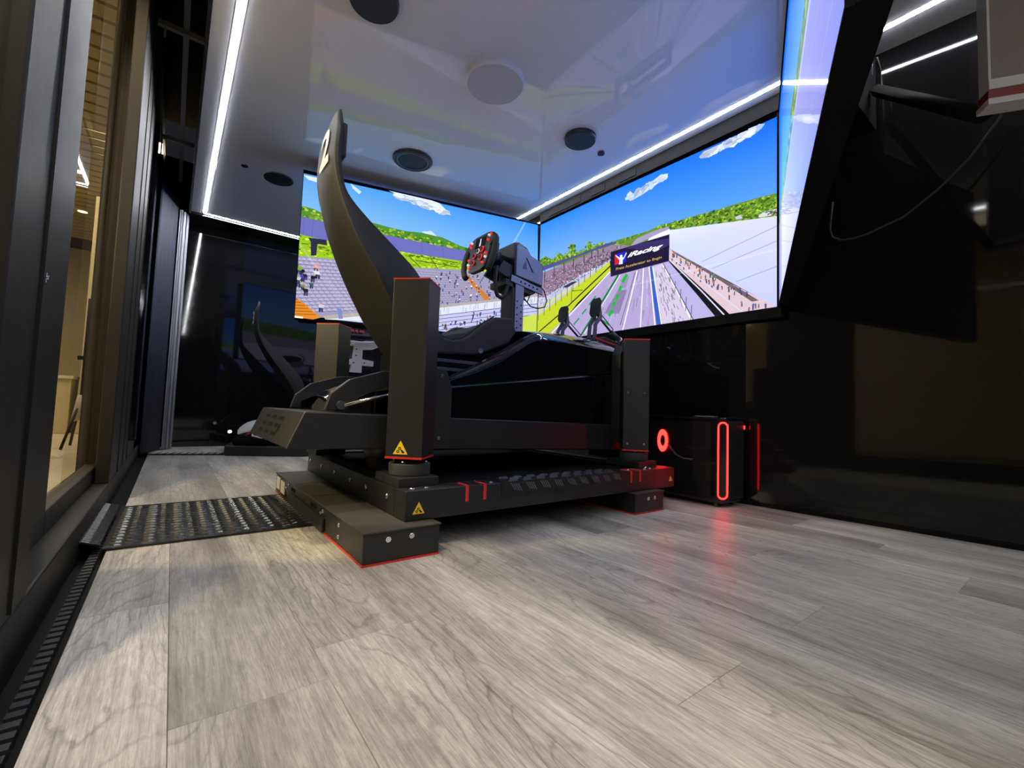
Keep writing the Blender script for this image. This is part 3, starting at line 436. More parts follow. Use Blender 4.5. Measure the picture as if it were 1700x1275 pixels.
# feet: two cross beams on the floor
f1 = P_('foot_beam', MB().box((.495, 1.375, .006), (.758, 2.80, .1)), 'black_metal', bevel=.003)
P_('foot_pad', MB().box((.493, 1.373, 0), (.76, 2.8, .0062)), 'red', f1)
P_('top_plate', MB().box((.491, 1.371, .1), (.762, 2.804, .1045)), 'worn_plate', f1)
for x in (.575, .655): bolt(f1, (x, 1.375, .075 if x < .6 else .076), (0, -1, 0))
for y, z in ((1.62, .075), (1.62, .035), (1.83, .082), (1.86, .068), (2.46, .085), (2.52, .06)): bolt(f1, (.495, y, z), (-1, 0, 0), .007)
for y0 in (1.93, 2.32): P_('slot', MB().box((.4935, y0, .068), (.4965, y0 + .09, .084)), 'black_flat', f1)
P_('label_plate', MB().box((.4925, 2.56, .02), (.495, 2.66, .082)), 'white_label', f1); P_('label_plate', MB().box((.4925, 2.68, .025), (.495, 2.77, .088)), 'white_label', f1)
P_('cable_clip', MB().tube([(.488, 2.5, .05), (.482, 2.48, .03), (.486, 2.45, .045), (.488, 2.43, .03)], .004), 'black_rubber', f1)
for y in (2.02, 2.36, 2.75): P_('plate_joint', MB().box((.5, y, .1045), (.66, y + .004, .1052)), 'black_flat', f1)
f2 = P_('foot_beam', MB().box((1.86, 1.395, .006), (2.10, 2.80, .1)), 'black_metal', bevel=.003)
P_('foot_pad', MB().box((1.858, 1.393, 0), (2.102, 2.8, .0062)), 'red', f2); P_('top_plate', MB().box((1.857, 1.391, .1), (2.102, 2.8, .104)), 'worn_plate', f2)
for x in (1.965, 2.02): bolt(f2, (x, 1.395, .072), (0, -1, 0))
# base frame
bf = P_('base_frame', MB().box((.655, 1.436, .105), (2.262, 1.53, .21)).box((.655, 1.53, .105), (.73, 2.80, .21)).box((.73, 2.80, .105), (2.262, 2.89, .21)).box((2.18, 1.53, .105), (2.262, 2.80, .21)), 'black_metal', bevel=.004)
P_('deck_plate', MB().box((.73, 1.53, .185), (2.18, 2.80, .20)), 'black_flat', bf)
for y, z in ((1.60, .165), (1.82, .165), (2.02, .166), (2.26, .168), (2.50, .168), (2.74, .17)): bolt(bf, (.655, y, z), (-1, 0, 0), .0095)
for x, y in ((.69, 1.462), (.745, 1.462), (1.02, 1.455), (1.015, 1.56), (1.90, 1.475), (2.02, 1.462), (2.07, 1.462), (2.08, 1.50), (1.2, 2.0), (.9, 1.8)): bolt(bf, (x, y, .21 if y < 1.53 else .2), (0, 0, 1), .009)
# red tapes folded over the near beam, warning stickers
def tape(x, wdt=.013):
    P_('tape', MB().box((x, 1.4345, .152), (x + wdt, 1.4365, .211)).box((x, 1.4345, .2095), (x + wdt, 1.50, .2115)), 'red_tape', bf)
for x in (.895, .975, 1.872, 1.945): tape(x)
def warning(par, a, u, v, s):
    """yellow triangle with a black border and the three-part sign of a pinch hazard"""
    a, u, v = Vector(a), Vector(u), Vector(v); n = u.cross(v).normalized()
    q = lambda x, y, o: tuple(a + u * x * s + v * y * s + n * o)
    k = MB().add([q(-.55, 0, .0004), q(.55, 0, .0004), q(0, .98, .0004)], [(0, 1, 2)]).build('warning_sticker', 'yellow', par)
    mb = MB()
    for cx, cy, r in ((-.18, .2, .11), (-.05, .42, .11)):
        pts = [(cx + r * math.cos(t * PI / 6), cy + r * math.sin(t * PI / 6)) for t in range(12)]; pi_ = [(cx + r * .5 * math.cos(t * PI / 6), cy + r * .5 * math.sin(t * PI / 6)) for t in range(12)]
        mb.add([q(*p, .001) for p in pts + pi_], [(i, (i + 1) % 12, (i + 1) % 12 + 12, i + 12) for i in range(12)])
    mb.add([q(x, y, .001) for x, y in ((.02, .28), (.1, .36), (.2, .25), (.32, .18), (.26, .08), (.14, .1), (.1, .2))], [tuple(range(7))])
    mb.build('warning_mark', 'black_flat', k if par is sim else par); return k
warning(bf, (.706, 1.436, .128), (1, 0, 0), (0, 0, 1), .042)
warning(bf, (2.225, 1.436, .138), (1, 0, 0), (0, 0, 1), .03)
# tread plate on the near beam: raised louvres on top, groups of slots on the face
mb = MB(); random.seed(3)
for i in range(9):
    for j in range(3):
        cx, cy = 1.13 + i * .075 + (j % 2) * .03, 1.452 + j * .035
        mb.hexa([(cx - .028, cy - .006, .2105), (cx + .028, cy - .006, .2105), (cx + .028, cy + .011, .2105), (cx - .028, cy + .011, .2105), (cx - .018, cy, .2175), (cx + .018, cy, .2175), (cx + .018, cy + .007, .2165), (cx - .018, cy + .007, .2165)])
P_('tread_plate', MB().box((1.06, 1.4335, .150), (1.865, 1.56, .2115)), 'tread', bf); P_('tread_pattern', mb, 'black_metal', bf, kind='stuff')
mb = MB()
for i in range(9):
    for j in range(4):
        cx = 1.105 + i * .079 + j * .012; mb.add([(cx, 1.4332, .205 - j * .001), (cx + .003, 1.4332, .207 - j * .001), (cx + .026, 1.4332, .178 - j * .002), (cx + .023, 1.4332, .176 - j * .002)], [(0, 1, 2, 3)])
P_('slot_pattern', mb, 'lav', bf, kind='stuff')
# four actuator columns, turned 45 degrees, on pedestals
def column(cx, cy, z0, z1, sticker=False, plate=True):
    P_('pedestal_plate', MB().box((cx - .085, cy - .10, .21), (cx + .075, cy + .125, .243)), 'black_metal', bevel=.002)
    ped = P_('pedestal', MB().lathe((cx, cy, 0), [(.0, .245), (.078, .245), (.078, .246), (.078, .284), (.077, .286), (.06, .286), (.055, .292), (.04, .292), (.04, z0 - .01), (0, z0 - .01)], 28), 'black_rubber')
    for t in (.6, 2.2, 3.9, 5.4): bolt(ped, (cx + .066 * math.cos(t), cy + .066 * math.sin(t), .291), (0, 0, 1), .006)
    d = .07
    c = P_('column', MB().box((cx - d, cy - d, z0 + .008), (cx + d, cy + d, z1 - .006), rot=PI / 4, c=(cx, cy)), 'black_metal', bevel=.002)
    P_('red_base_rim', MB().box((cx - d - .001, cy - d - .001, z0), (cx + d + .001, cy + d + .001, z0 + .008), rot=PI / 4, c=(cx, cy)), 'red', c)
    P_('red_top_rim', MB().box((cx - d - .001, cy - d - .001, z1 - .006), (cx + d + .001, cy + d + .001, z1), rot=PI / 4, c=(cx, cy)), 'red', c)
    s = math.sqrt(.5)
    if sticker: warning(c, (cx - .07 * s - .048 * s + .07 * s - .012, cy - .07 * s - .0, z0 + .012), (s, -s, 0), (0, 0, 1), .052)
    return c
c1 = column(.74, 1.60, .305, .985)
s = math.sqrt(.5); nx = -s
warning(c1, (.74 - .07 * s - .0006 - .012 * s, 1.60 - .07 * s - .0006 + .012 * s, .322), (s, -s, 0), (0, 0, 1), .052)
c2 = column(2.11, 1.60, .295, .925); c3 = column(.74, 2.73, .305, .965); c4 = column(2.11, 2.73, .295, .925)
for t in (-.045, .045):
    for z in (.335, .62): bolt(c2, (2.11 - .07 * s + t * s, 1.60 - .07 * s - t * s, z), (-s, -s, 0), .006)
    bolt(c3, (.74 - .07 * s + t * s, 2.73 - .07 * s - t * s, .60), (-s, -s, 0), .007)
# bracket between column and chassis
for cy, sg in ((1.60, 1), (2.73, -1)):
    b_ = P_('column_bracket', MB().prism([(.80, .33), (.93, .33), (.93, .58), (.90, .66), (.80, .66)], cy + sg * .03, cy + sg * .125), 'black_metal', bevel=.003)
    if sg == 1:
        for x, z in ((.815, .37), (.875, .375), (.82, .64), (.88, .63)): bolt(b_, (x, cy + .03, z), (0, -1, 0), .0065)
    P_('column_bracket', MB().prism([(2.05, .33), (2.10, .33), (2.10, .90), (2.08, .90), (2.05, .84)], cy + sg * .06, cy + sg * .125), 'black_metal', bevel=.003)
# chassis box with the slanted rear bumper
YN, YF = 1.73, 2.60
ch = P_('chassis', MB().prism([(.325, .337), (2.16, .285), (2.16, .432), (.380, .469)], YN - .022, YF + .022), 'black_metal', bevel=.005)
# cut-out numerals "225" on the slanted rear face, built as segments
a_ = Vector((.325, 0, .337)); b_ = Vector((.380, 0, .469)); up = (b_ - a_)
mb = MB()
def seg(y0, t0, y1, t1, th=.012):
    # a dash on the rear face: y from far (left in view) to near, t along the slope
    p = lambda y, t: (a_.x + up.x * t - .0012, y, a_.z + up.z * t)
    MB().add([p(y0, t0 - th * 4.6), p(y1, t1 - th * 4.6), p(y1, t1 + th * 4.6), p(y0, t0 + th * 4.6)], [(0, 1, 2, 3)]).build('numeral_cutout', 'black_flat', ch)
for k, yc in enumerate((2.33, 2.175, 2.02)):
    hw = .072 if k < 2 else .078
    seg(yc + hw, .74, yc - hw * .4, .74); seg(yc + hw, .50, yc - hw * .4, .50); 
    if k < 2: seg(yc + hw * 1.1, .26, yc - hw * .2, .26)
    else:
        seg(yc + hw * 1.1, .26, yc + hw * .0, .24)
        p = lambda y, t: (a_.x + up.x * t - .0012, y, a_.z + up.z * t)
        MB().add([p(yc + hw * .1, .20), p(yc - .012, .22), p(yc - hw * .4 - .012, .47), p(yc - hw * .4 + .022, .55)], [(0, 1, 2, 3)]).build('numeral_cutout', 'black_flat', ch)
P_('round_foot', MB().lathe((.85, 2.1, .2), [(0, .13), (.12, .13), (.125, .1), (.10, .06), (.10, 0)], 28), 'alu', ch)
# bodywork: glossy side panels (lower part proud of the upper), hood over the legs
def side(sgn, y):
    yo = y; yi = y + sgn * .02
    lowp = [(.915, .448), (2.165, .428), (2.165, .735), (1.852, .709), (.91, .588)]
    upp = [(.91, .590), (1.852, .711), (2.165, .737), (2.166, .857), (1.851, .868), (1.685, .873), (1.520, .870), (1.454, .855), (1.35, .797), (1.242, .730), (1.117, .672), (.963, .618)]
    P_('side_panel', MB().prism(lowp, yo - sgn * .014, yo + sgn * .05), 'gloss_black', bevel=.008)
    P_('upper_side_panel', MB().prism(upp, yo + sgn * .004, yo + sgn * .05), 'gloss_black', bevel=.003)
side(1, YN); side(-1, YF)
# hood and shoulders: lofts across the car
def hs(x, ze, zi, zc):   # one cross section from the near edge to the far edge
    yc = (YN + YF) / 2; h = (YF - YN) / 2
    return [(x, yc - h, ze), (x, yc - h * .93, ze + (zi - ze) * .35), (x, yc - h * .75, zi), (x, yc - h * .35, zc), (x, yc, zc + .004), (x, yc + h * .35, zc), (x, yc + h * .75, zi), (x, yc + h * .93, ze + (zi - ze) * .35), (x, yc + h, ze)]
P_('hood', MB().loft([hs(1.50, .868, .925, .945), hs(1.63, .872, .938, .962), hs(1.82, .869, .945, .975), hs(2.0, .863, .945, .975), hs(2.165, .857, .93, .96)]), 'gloss_black', solid=.01, sub=2)
for sg, y in ((1, YN), (-1, YF)):
    secs = []
    for x, ze, zi in ((.963, .618, .640), (1.117, .672, .712), (1.242, .730, .785), (1.35, .797, .850), (1.454, .855, .915), (1.53, .870, .940)):
        secs.append([(x, y, ze), (x + .01, y + sg * .03, ze + (zi - ze) * .5), (x + .03, y + sg * .10, zi), (x + .04, y + sg * .115, zi - .05)])
    P_('shoulder_fairing', MB().loft(secs), 'gloss_black', solid=.008, sub=1)
P_('nose_block', MB().box((1.55, 1.80, .45), (2.15, 2.52, .85)), 'black_flat')
P_('underbody', MB().box((.92, 1.80, .44), (1.6, 2.5, .62)), 'black_flat')
for k, z in enumerate((.635, .675, .715)): P_('seat_rail', MB().box((.90, 1.86, z), (1.42 - .12 * (2 - k) , 1.90, z + .016)), 'alu', bevel=.002)
# rear arm (swept body shoulders behind the seat, left of the near column)
for y in (1.80, 2.42):
    P_('rear_arm', MB().prism([(.47, .474), (.56, .474), (.60, .53), (.72, .585), (1.0, .61), (1.0, .66), (.70, .645), (.56, .60), (.49, .54)], y, y + .03), 'black_metal', bevel=.003)
ar = P_('rear_fairing', MB().loft([[(x, 1.84, z), (x, 2.0, z + .05), (x, 2.2, z + .06), (x, 2.5, z + .0)] for x, z in ((.50, .475), (.60, .53), (.75, .57), (1.0, .60))]), 'gloss_black', solid=.008, sub=1)
P_('pivot_bolt', MB().cyl((.53, 1.79, .495), (.53, 1.80, .495), .018), 'alu', ar)
P_('strut', MB().tube([(.54, 1.79, .495), (.66, 1.79, .53), (.78, 1.79, .56)], .007), 'chrome', ar)
# seat shell: a tall ribbon that widens into side wings
def seat_shell(par, prof, yc, k=1., name='seat_shell'):
    secs = []; fine = []
    for i in range(len(prof) - 1):
        p0, p1, p2, p3 = prof[max(i - 1, 0)], prof[i], prof[i + 1], prof[min(i + 2, len(prof) - 1)]
        for t in (0, .25, .5, .75): fine.append(tuple(.5 * (2 * b + (c - a) * t + (2 * a - 5 * b + 4 * c - d) * t * t + (3 * b - a - 3 * c + d) * t ** 3) for a, b, c, d in zip(p0, p1, p2, p3)))
    prof = fine + [prof[-1]]
    for x, z, hw, wing in prof:
        dx = wing
        secs.append([(x + dx, yc - hw, z + .10 * dx), (x + dx * .45, yc - hw * 1.02, z), (x + .002, yc - hw * .99, z), (x, yc - hw * .94, z), (x - .003, yc, z), (x, yc + hw * .94, z), (x + .002, yc + hw * .99, z), (x + dx * .45, yc + hw * 1.02, z), (x + dx, yc + hw, z + .10 * dx)])
    return MB().loft(secs).build(name, 'seat', par, solid=.014 * k, bevel=.002)
YS = 2.165
prof = [(.548, 1.888, .02, .004), (.546, 1.885, .035, .006), (.535, 1.86, .06, .012), (.520, 1.80, .11, .02), (.512, 1.73, .145, .022), (.508, 1.62, .150, .022), (.518, 1.53, .150, .022), (.543, 1.44, .155, .025), (.578, 1.34, .170, .08), (.635, 1.22, .19, .155), (.705, 1.10, .215, .20), (.78, .97, .215, .17), (.86, .85, .215, .12), (.94, .76, .215, .06)]
ss = seat_shell(sim, prof, YS)
P_('head_cushion', MB().box((.525, YS - .13, 1.62), (.562, YS + .13, 1.78)), 'cushion', ss, bevel=.01)
# seat pan with the raised thigh bolsters
def pan(y0, y1, pts): return P_('seat_pan', MB().prism(pts, y0, y1), 'cushion', bevel=.012)
side_pts = [(.93, .755), (1.24, .775), (1.44, .86), (1.49, .93), (1.46, 1.005), (1.35, .993), (1.262, .935), (1.194, .88), (1.15, .85), (1.097, .838), (1.05, .845), (1.0, .87), (.94, .93), (.88, .93)]
pan(1.925, 1.975, side_pts)
P_('seat_pan', MB().prism([(x, z) for x, z in side_pts], 2.355, 2.405), 'cushion', bevel=.012)
P_('seat_cushion', MB().prism([(.93, .77), (1.24, .79), (1.45, .87), (1.42, .955), (1.30, .955), (1.2, .90), (1.05, .86), (.95, .88)], 1.97, 2.36), 'cushion', bevel=.02)
P_('seat_support', MB().box((.90, 1.95, .66), (1.30, 2.38, .775)), 'black_flat')
P_('seat_bolt', MB().cyl((1.25, 1.924, .80), (1.25, 1.915, .80), .014), 'chrome')
P_('seat_piping', MB().tube([(x, 1.950, z + .004) for x, z in ((1.0, .873), (1.05, .848), (1.097, .840), (1.15, .853), (1.194, .883), (1.262, .938), (1.35, .996))], .004), 'black_rubber')
# printed 2 on the rear face of the shell
def place2(u, v):
    z = 1.60 + .185 * v; y = YS + .07 - .15 * u
    # follow the ribbon: x from the profile
    for (xa, za, *_), (xb, zb, *_) in zip(prof, prof[1:]):
        if zb <= z <= za: t = (z - zb) / (za - zb); x = xb + (xa - xb) * t; break
    return (x - .0145, y, z)
text_mesh('2', 'white_print', sim, 'number', place2, bold=.03, res=6, label='large pale figure 2 on the back of the seat')
# steering stand, wheel base, wheel
st_ = P_('steering_stand', MB().box((1.57, 2.085, .88), (1.65, 2.20, 1.27)), 'black_metal', bevel=.004)
P_('stand_face', MB().box((1.59, 2.079, .90), (1.652, 2.0855, 1.255)), 'lav', st_)
for i in range(9): P_('hole', MB().cyl((1.605 + .030 * (i % 2), 2.0785, 1.15 - i * .02), (1.605 + .03 * (i % 2), 2.0795, 1.15 - i * .02), .005, 10), 'black_flat', st_)
br = P_('wheel_bracket', MB().prism([(1.55, 1.262), (1.80, 1.222), (1.80, 1.262), (1.555, 1.303)], 2.075, 2.085), 'lav', bevel=.002)
for i in range(5): P_('hole', MB().cyl((1.625 + i * .032, 2.074, 1.272 - i * .005), (1.625 + i * .032, 2.0755, 1.272 - i * .005), .006, 10), 'black_flat', br)
P_('bracket_floor', MB().prism([(1.52, 1.24), (1.72, 1.21), (1.76, 1.235), (1.52, 1.275)], 2.085, 2.25), 'black_metal')
wb = P_('wheel_base', MB().prism([(1.575, 1.30), (1.795, 1.272), (1.800, 1.40), (1.775, 1.43), (1.70, 1.45), (1.665, 1.49), (1.60, 1.51), (1.565, 1.50)], 2.075, 2.27), 'black_metal', bevel=.005)
P_('side_plate', MB().prism([(1.585, 1.308), (1.788, 1.282), (1.792, 1.395), (1.77, 1.424), (1.70, 1.442), (1.665, 1.478), (1.60, 1.498), (1.585, 1.49)], 2.072, 2.076), 'lav', wb)
P_('mark', MB().prism([(1.63, 1.355), (1.655, 1.41), (1.665, 1.355)], 2.0705, 2.0725), 'alu', wb); P_('mark', MB().prism([(1.655, 1.425), (1.662, 1.425), (1.715, 1.35), (1.708, 1.348)], 2.0705, 2.0725), 'black_flat', wb)
for x, z in ((1.60, 1.47), (1.60, 1.37), (1.72, 1.35), (1.705, 1.43)): bolt(wb, (x, 2.072, z), (0, -1, 0), .004)
P_('wheel_shaft', MB().cyl((1.57, 2.165, 1.40), (1.43, 2.165, 1.41), .035).cyl((1.50, 2.165, 1.405), (1.46, 2.165, 1.41), .05), 'black_metal', wb)
for yb in (2.09, 2.22): P_('tilt_bracket', MB().prism([(1.46, 1.31), (1.56, 1.28), (1.57, 1.36), (1.50, 1.38)], yb, yb + .02), 'black_metal', wb)
P_('cable_loop', MB().tube([(1.46, 2.10, 1.34), (1.452, 2.10, 1.26), (1.456, 2.10, 1.20), (1.472, 2.10, 1.165), (1.50, 2.10, 1.155), (1.525, 2.10, 1.175), (1.54, 2.10, 1.22), (1.555, 2.10, 1.27), (1.565, 2.10, 1.32)], .012), 'black_rubber', wb)
P_('cable', MB().tube([(1.80, 2.12, 1.30), (1.85, 2.12, 1.27), (1.875, 2.12, 1.21), (1.86, 2.12, 1.165), (1.80, 2.12, 1.145), (1.74, 2.12, 1.15), (1.69, 2.12, 1.19), (1.66, 2.12, 1.23)], .004), 'black_rubber', wb)
P_('cable', MB().tube([(1.80, 2.2, 1.25), (1.78, 2.2, 1.20), (1.74, 2.2, 1.21), (1.68, 2.2, 1.2)], .004), 'black_rubber', wb)
# wheel, built on a plane facing the driver: local w (towards far side is +y -> left), h up, n towards the driver
sw = bpy.data.objects.new('steering_wheel', None); COL.objects.link(sw); sw.parent = sim; sw.location = Vector((1.400, 2.165, 1.405)) - sim.location
n_ = Vector((-.985, 0, .17)).normalized(); hu = Vector((.17, 0, .985)).normalized(); wu = Vector((0, -1, 0))   # wu: right hand side as the driver sees it
def wp(a, b, c=0): return tuple(Vector((1.385, 2.165, 1.405)) + wu * a * 1.12 + hu * b + n_ * c)
def wprism(pts, c0, c1):
    m = MB(); n = len(pts); return m.add([wp(x, y, c0) for x, y in pts] + [wp(x, y, c1) for x, y in pts], [tuple(range(n)), tuple(range(2 * n - 1, n - 1, -1))] + [(i, i + n, (i + 1) % n + n, (i + 1) % n) for i in range(n)])
wprism([(-.125, .085), (-.105, .105), (-.06, .12), (.06, .12), (.105, .105), (.125, .085), (.118, .05), (.095, .03), (.09, -.05), (.075, -.10), (.045, -.115), (-.045, -.115), (-.075, -.10), (-.09, -.05), (-.095, .03), (-.118, .05)], -.012, .012).build('body', 'black_metal', sw, bevel=.005)
for sg in (-1, 1):
    MB().tube([wp(sg * x, y, c) for x, y, c in ((.105, .085, -.004), (.128, .06, .0), (.138, .02, .004), (.14, -.03, .006), (.134, -.075, .006), (.118, -.11, .004), (.105, -.125, .0))], .0175, 12).build('grip', 'black_rubber', sw)
    wprism([(sg * .04, .02), (sg * .12, .045), (sg * .125, -.02), (sg * .05, -.03)], -.034, -.028).build('paddle', 'black_metal', sw)
wprism([(-.048, .04), (.048, .04), (.048, .102), (-.048, .102)], .012, .0145).build('display', 'screen_off', sw)
wprism([(-.008, .046), (.008, .046), (.004, .094), (-.004, .094)], .0146, .015).build('display_digits', 'button_white', sw)
def knob(x, y, r, m, h=.012, name='button', ring=False):
    p, q = Vector(wp(x, y, .012)), Vector(wp(x, y, .012 + h))
    k = MB().cyl(p, q, r, 16, r * .85).build(name, m if not ring else 'black_rubber', sw)
    if ring: MB().tube([wp(x + r * 1.0 * math.cos(t * PI / 8), y + r * 1.0 * math.sin(t * PI / 8), .012 + h * .6) for t in range(16)], r * .22, 6, True).build('ring', m, k)
for x, y, m in ((-.098, .085, 'button_red'), (-.082, .088, 'button_white'), (-.085, .062, 'button_red'), (.098, .09, 'button_red'), (.080, .088, 'button_white'), (.078, .06, 'button_red'), (-.080, -.025, 'button_red'), (-.078, -.055, 'button_white'), (-.062, -.08, 'button_red'), (.078, -.02, 'button_red'), (.08, -.045, 'button_white'), (.062, -.075, 'button_red')): knob(x, y, .0075, m)
knob(.035, .015, .015, 'button_red', .014, 'rotary_knob', True); knob(.035, -.035, .015, 'button_red', .014, 'rotary_knob', True); knob(-.03, -.012, .013, 'button_red', .014, 'rotary_knob', True); knob(-.03, -.055, .013, 'button_red', .014, 'rotary_knob', True); knob(.0, .012, .012, 'button_white', .014, 'rotary_knob', True)
# pedals on their raised rail
pdl = P_('pedal_rail', MB().prism([(2.03, .925), (2.42, .895), (2.42, .955), (2.19, .99), (2.03, .965)], 1.90, 2.34), 'black_metal', bevel=.003)
P_('red_line', MB().prism([(2.10, .968), (2.40, .935), (2.40, .941), (2.10, .975)], 1.8975, 1.9005), 'red_tape', pdl)
for x, z in ((2.12, .95), (2.3, .925), (2.37, .945)): bolt(pdl, (x, 1.90, z), (0, -1, 0), .006)
def pedal(x, y, z, hh):
    e = bpy.data.objects.new('pedal', None); COL.objects.link(e); e.parent = sim; e.location = Vector((x, y, .95)) - sim.location
    o = MB(); w2, h2 = .046, hh
    pts = [(-w2, -h2 * .6), (-w2 * .6, -h2), (w2 * .6, -h2), (w2, -h2 * .6), (w2, h2 * .6), (w2 * .6, h2), (-w2 * .6, h2), (-w2, h2 * .6)]
    n = 8; vs = [(x - .004 + b * .15, y + a, z + b) for a, b in pts] + [(x + .004 + b * .15, y + a, z + b) for a, b in pts]
    o.add(vs, [tuple(range(n)), tuple(range(2 * n - 1, n - 1, -1))] + [(i, i + n, (i + 1) % n + n, (i + 1) % n) for i in range(n)]).build('pedal_pad', 'black_rubber', e, bevel=.002)
    for s_ in (-.03, .018):
        MB().prism([(x + .004, z + .02), (x + .022, z + .01), (x + .035, z - .07), (x - .01, z - .12), (x - .02, .96), (x - .045, .96), (x - .035, z - .12), (x + .005, z - .06)], y + s_, y + s_ + .012).build('pedal_arm', 'alu', e, bevel=.001)
    MB().cyl((x + .02, y, z - .05), (x + .20, y, z - .17), .007, 10).cyl((x + .02, y - .02, z - .035), (x + .16, y - .02, z - .13), .003, 8).build('push_rod', 'black_metal', e)
    MB().cyl((x + .16, y, z - .143), (x + .24, y, z - .185), .017, 14).build('damper', 'alu', e); MB().cyl((x + .238, y, z - .183), (x + .262, y, z - .195), .022, 14).build('damper_cap', 'chrome', e)
pedal(2.10, 2.20, 1.17, .055); pedal(2.165, 1.965, 1.19, .062)

# ------------------------------------------------------------------ ramp, computer
rp = empty('access_ramp', (.19, 2.3, 0), 'black tread-plate ramp leading from the glass doors to the simulator marked 2', 'ramp')
def ramp_at(base, y0, y1, parent, dx=0, rot=0):
    MB().box((-.148, y0, .002), (.490, y1, .008)).build('ramp_plate', 'tread', parent)
    MB().prism([(-.29, .055), (-.155, .012), (-.155, .018), (-.29, .061)], y0 + .02, y1 - .01).build('threshold_plate', 'tread', parent)
    mb = MB(); k = 0
    ny = 15
    for i in range(15):
        for j in range(ny):
            cx = -.12 + i * .043; cy = y0 + .03 + (j + .5 * (i % 2)) * (y1 - y0 - .04) / ny
            if cy > y1 - .02: continue
            L, wd = .018, .0052
            a = .18 if i % 2 else -.18; c, s_ = math.cos(a), math.sin(a)
            q = [(-L, 0), (0, -wd), (L, 0), (0, wd)]; z0, z1 = .008, .0125
            vs = [(cx + x * c - y * s_, cy + x * s_ + y * c, z0) for x, y in q] + [(cx + x * .5 * c - y * .5 * s_, cy + x * .5 * s_ + y * .5 * c, z1) for x, y in q]
            mb.hexa(vs)
    for j in range(ny * 2):
        for i in range(3):
            cx = -.275 + i * .042; cy = y0 + .03 + j * (y1 - y0 - .05) / (ny * 2); z = .0625 - (cx + .29) * .32; mb.hexa([(cx - .014, cy - .004, z), (cx + .014, cy - .004, z - .009), (cx + .014, cy + .004, z - .009), (cx - .014, cy + .004, z), (cx - .007, cy - .001, z + .005), (cx + .007, cy - .001, z), (cx + .007, cy + .001, z), (cx - .007, cy + .001, z + .005)])
    mb.build('tread_pattern', 'tread_high', parent, kind='stuff')
ramp_at(None, 1.945, 2.655, rp)
MB().prism([(.484, .008), (.486, .060), (.492, .060), (.492, .008)], 1.80, 2.42).build('hinge_plate', 'black_metal', rp)
pc = empty('desktop_computer', (2.55, 1.5, 0), 'black tower computer with glowing red outline beside the simulator', 'computer')
PX0, PX1, PY0, PY1, PZ0, PZ1 = 2.43, 2.665, 1.245, 1.74, .02, .50
MB().prism([(PX0, PY0 + .030), (PX0 + .036, PY0), (PX1, PY0), (PX1, PY1), (PX0, PY1)], PZ0, PZ1, 'z').build('case', 'gloss_black', pc, bevel=.012)
MB().box((PX0 - .004, PY0 + .07, PZ0 + .03), (PX0 + .001, PY1 - .03, PZ1 - .03)).build('glass_side', 'screen_off', pc)
MB().box((PX0 + .046, PY0 - .006, PZ0 + .02), (PX1 - .01, PY0 + .001, PZ1 - .02)).build('front_panel', 'black_metal', pc, bevel=.003)
for x in (PX0 + .03, PX1 - .05):
    for y in (PY0 + .05, PY1 - .05): MB().cyl((x, y, 0), (x, y, PZ0), .015, 12).build('foot', 'black_rubber', pc)
oa, obv = Vector((PX0 - .004, PY0 + .026)), Vector((PX0 + .034, PY0 - .007)); za, zb = PZ0 + .03, PZ1 - .03; r = .024; ov = []
for t in list(range(9)) + list(range(9, 18)):
    ang = PI * t / 8 if t < 9 else PI + PI * (t - 9) / 8; cz = zb - r if t < 9 else za + r; u = .5 + .5 * math.cos(ang); p = obv * u + oa * (1 - u); ov.append((p.x, p.y, cz + r * math.sin(ang)))
MB().prism([(PX0 - .002, PY0 + .028), (PX0 + .034, PY0 - .003), (PX0 + .045, PY0 + .035)], PZ0 + .01, PZ1 - .01, 'z').build('corner_panel', 'screen_off', pc)
MB().tube(ov, .0042, 8, True).build('light_outline', 'glow_red', pc, label='glowing red rounded outline')
for nm, mt, pf in (('fan_ring', 'glow_red', [(.066, 0), (.068, -.006), (.058, -.009), (.036, -.006), (.034, 0)]), ('fan_hub', 'black_flat', [(.035, -.001), (.02, -.004), (0, -.005)])):
    fb = MB().lathe((PX0 - .006, 1.62, .345), pf, 32, 'x'); fb.v = [(x, 1.62 + (y - 1.62) * .52, z) for x, y, z in fb.v]
    fb.build(nm, mt, pc, label='glowing red oval fan ring' if nm == 'fan_ring' else None)
MB().box((2.655, PY0 - .009, .435), (2.662, PY0 - .005, .455)).build('power_light', 'glow_red', pc)
MB().box((PX0 + .005, 1.30, PZ1), (PX0 + .045, 1.42, PZ1 + .004)).build('top_vent', 'lav', pc)
MB().tube([(PX0 - .012, 1.58, .33), (PX0 - .012, 1.53, .27), (PX0 - .012, 1.48, .25), (PX0 - .012, 1.42, .25)], .006).build('cable', 'alu', pc)

# ------------------------------------------------------------------ second simulator (number 3) beyond the left screen
s3 = empty('racing_simulator', (.95, 5.0, 0), 'dark racing simulator marked 3 with white and red bodywork at the far end', 'simulator')
prof3 = [(.64, 1.50, .02, .004), (.632, 1.46, .06, .01), (.622, 1.40, .085, .012), (.622, 1.28, .09, .012), (.64, 1.17, .10, .02), (.70, 1.04, .12, .07), (.79, .90, .15, .11), (.90, .75, .17, .13), (.98, .62, .17, .1), (1.02, .50, .17, .06)]
sh3 = seat_shell(s3, prof3, 5.1)
def place3(u, v):
    z = 1.27 + .13 * v; y = 5.1 + .05 - .10 * u; return (.600, y, z)
text_mesh('3', 'white_print', s3, 'number', place3, bold=.03, res=5, label='pale figure 3 on the back of the far seat')
MB().prism([(.40, 4.74), (.98, 4.47), (1.8, 4.4), (1.9, 5.6), (.55, 5.5)], 0, .09, 'z').build('base', 'black_metal', s3, bevel=.01)
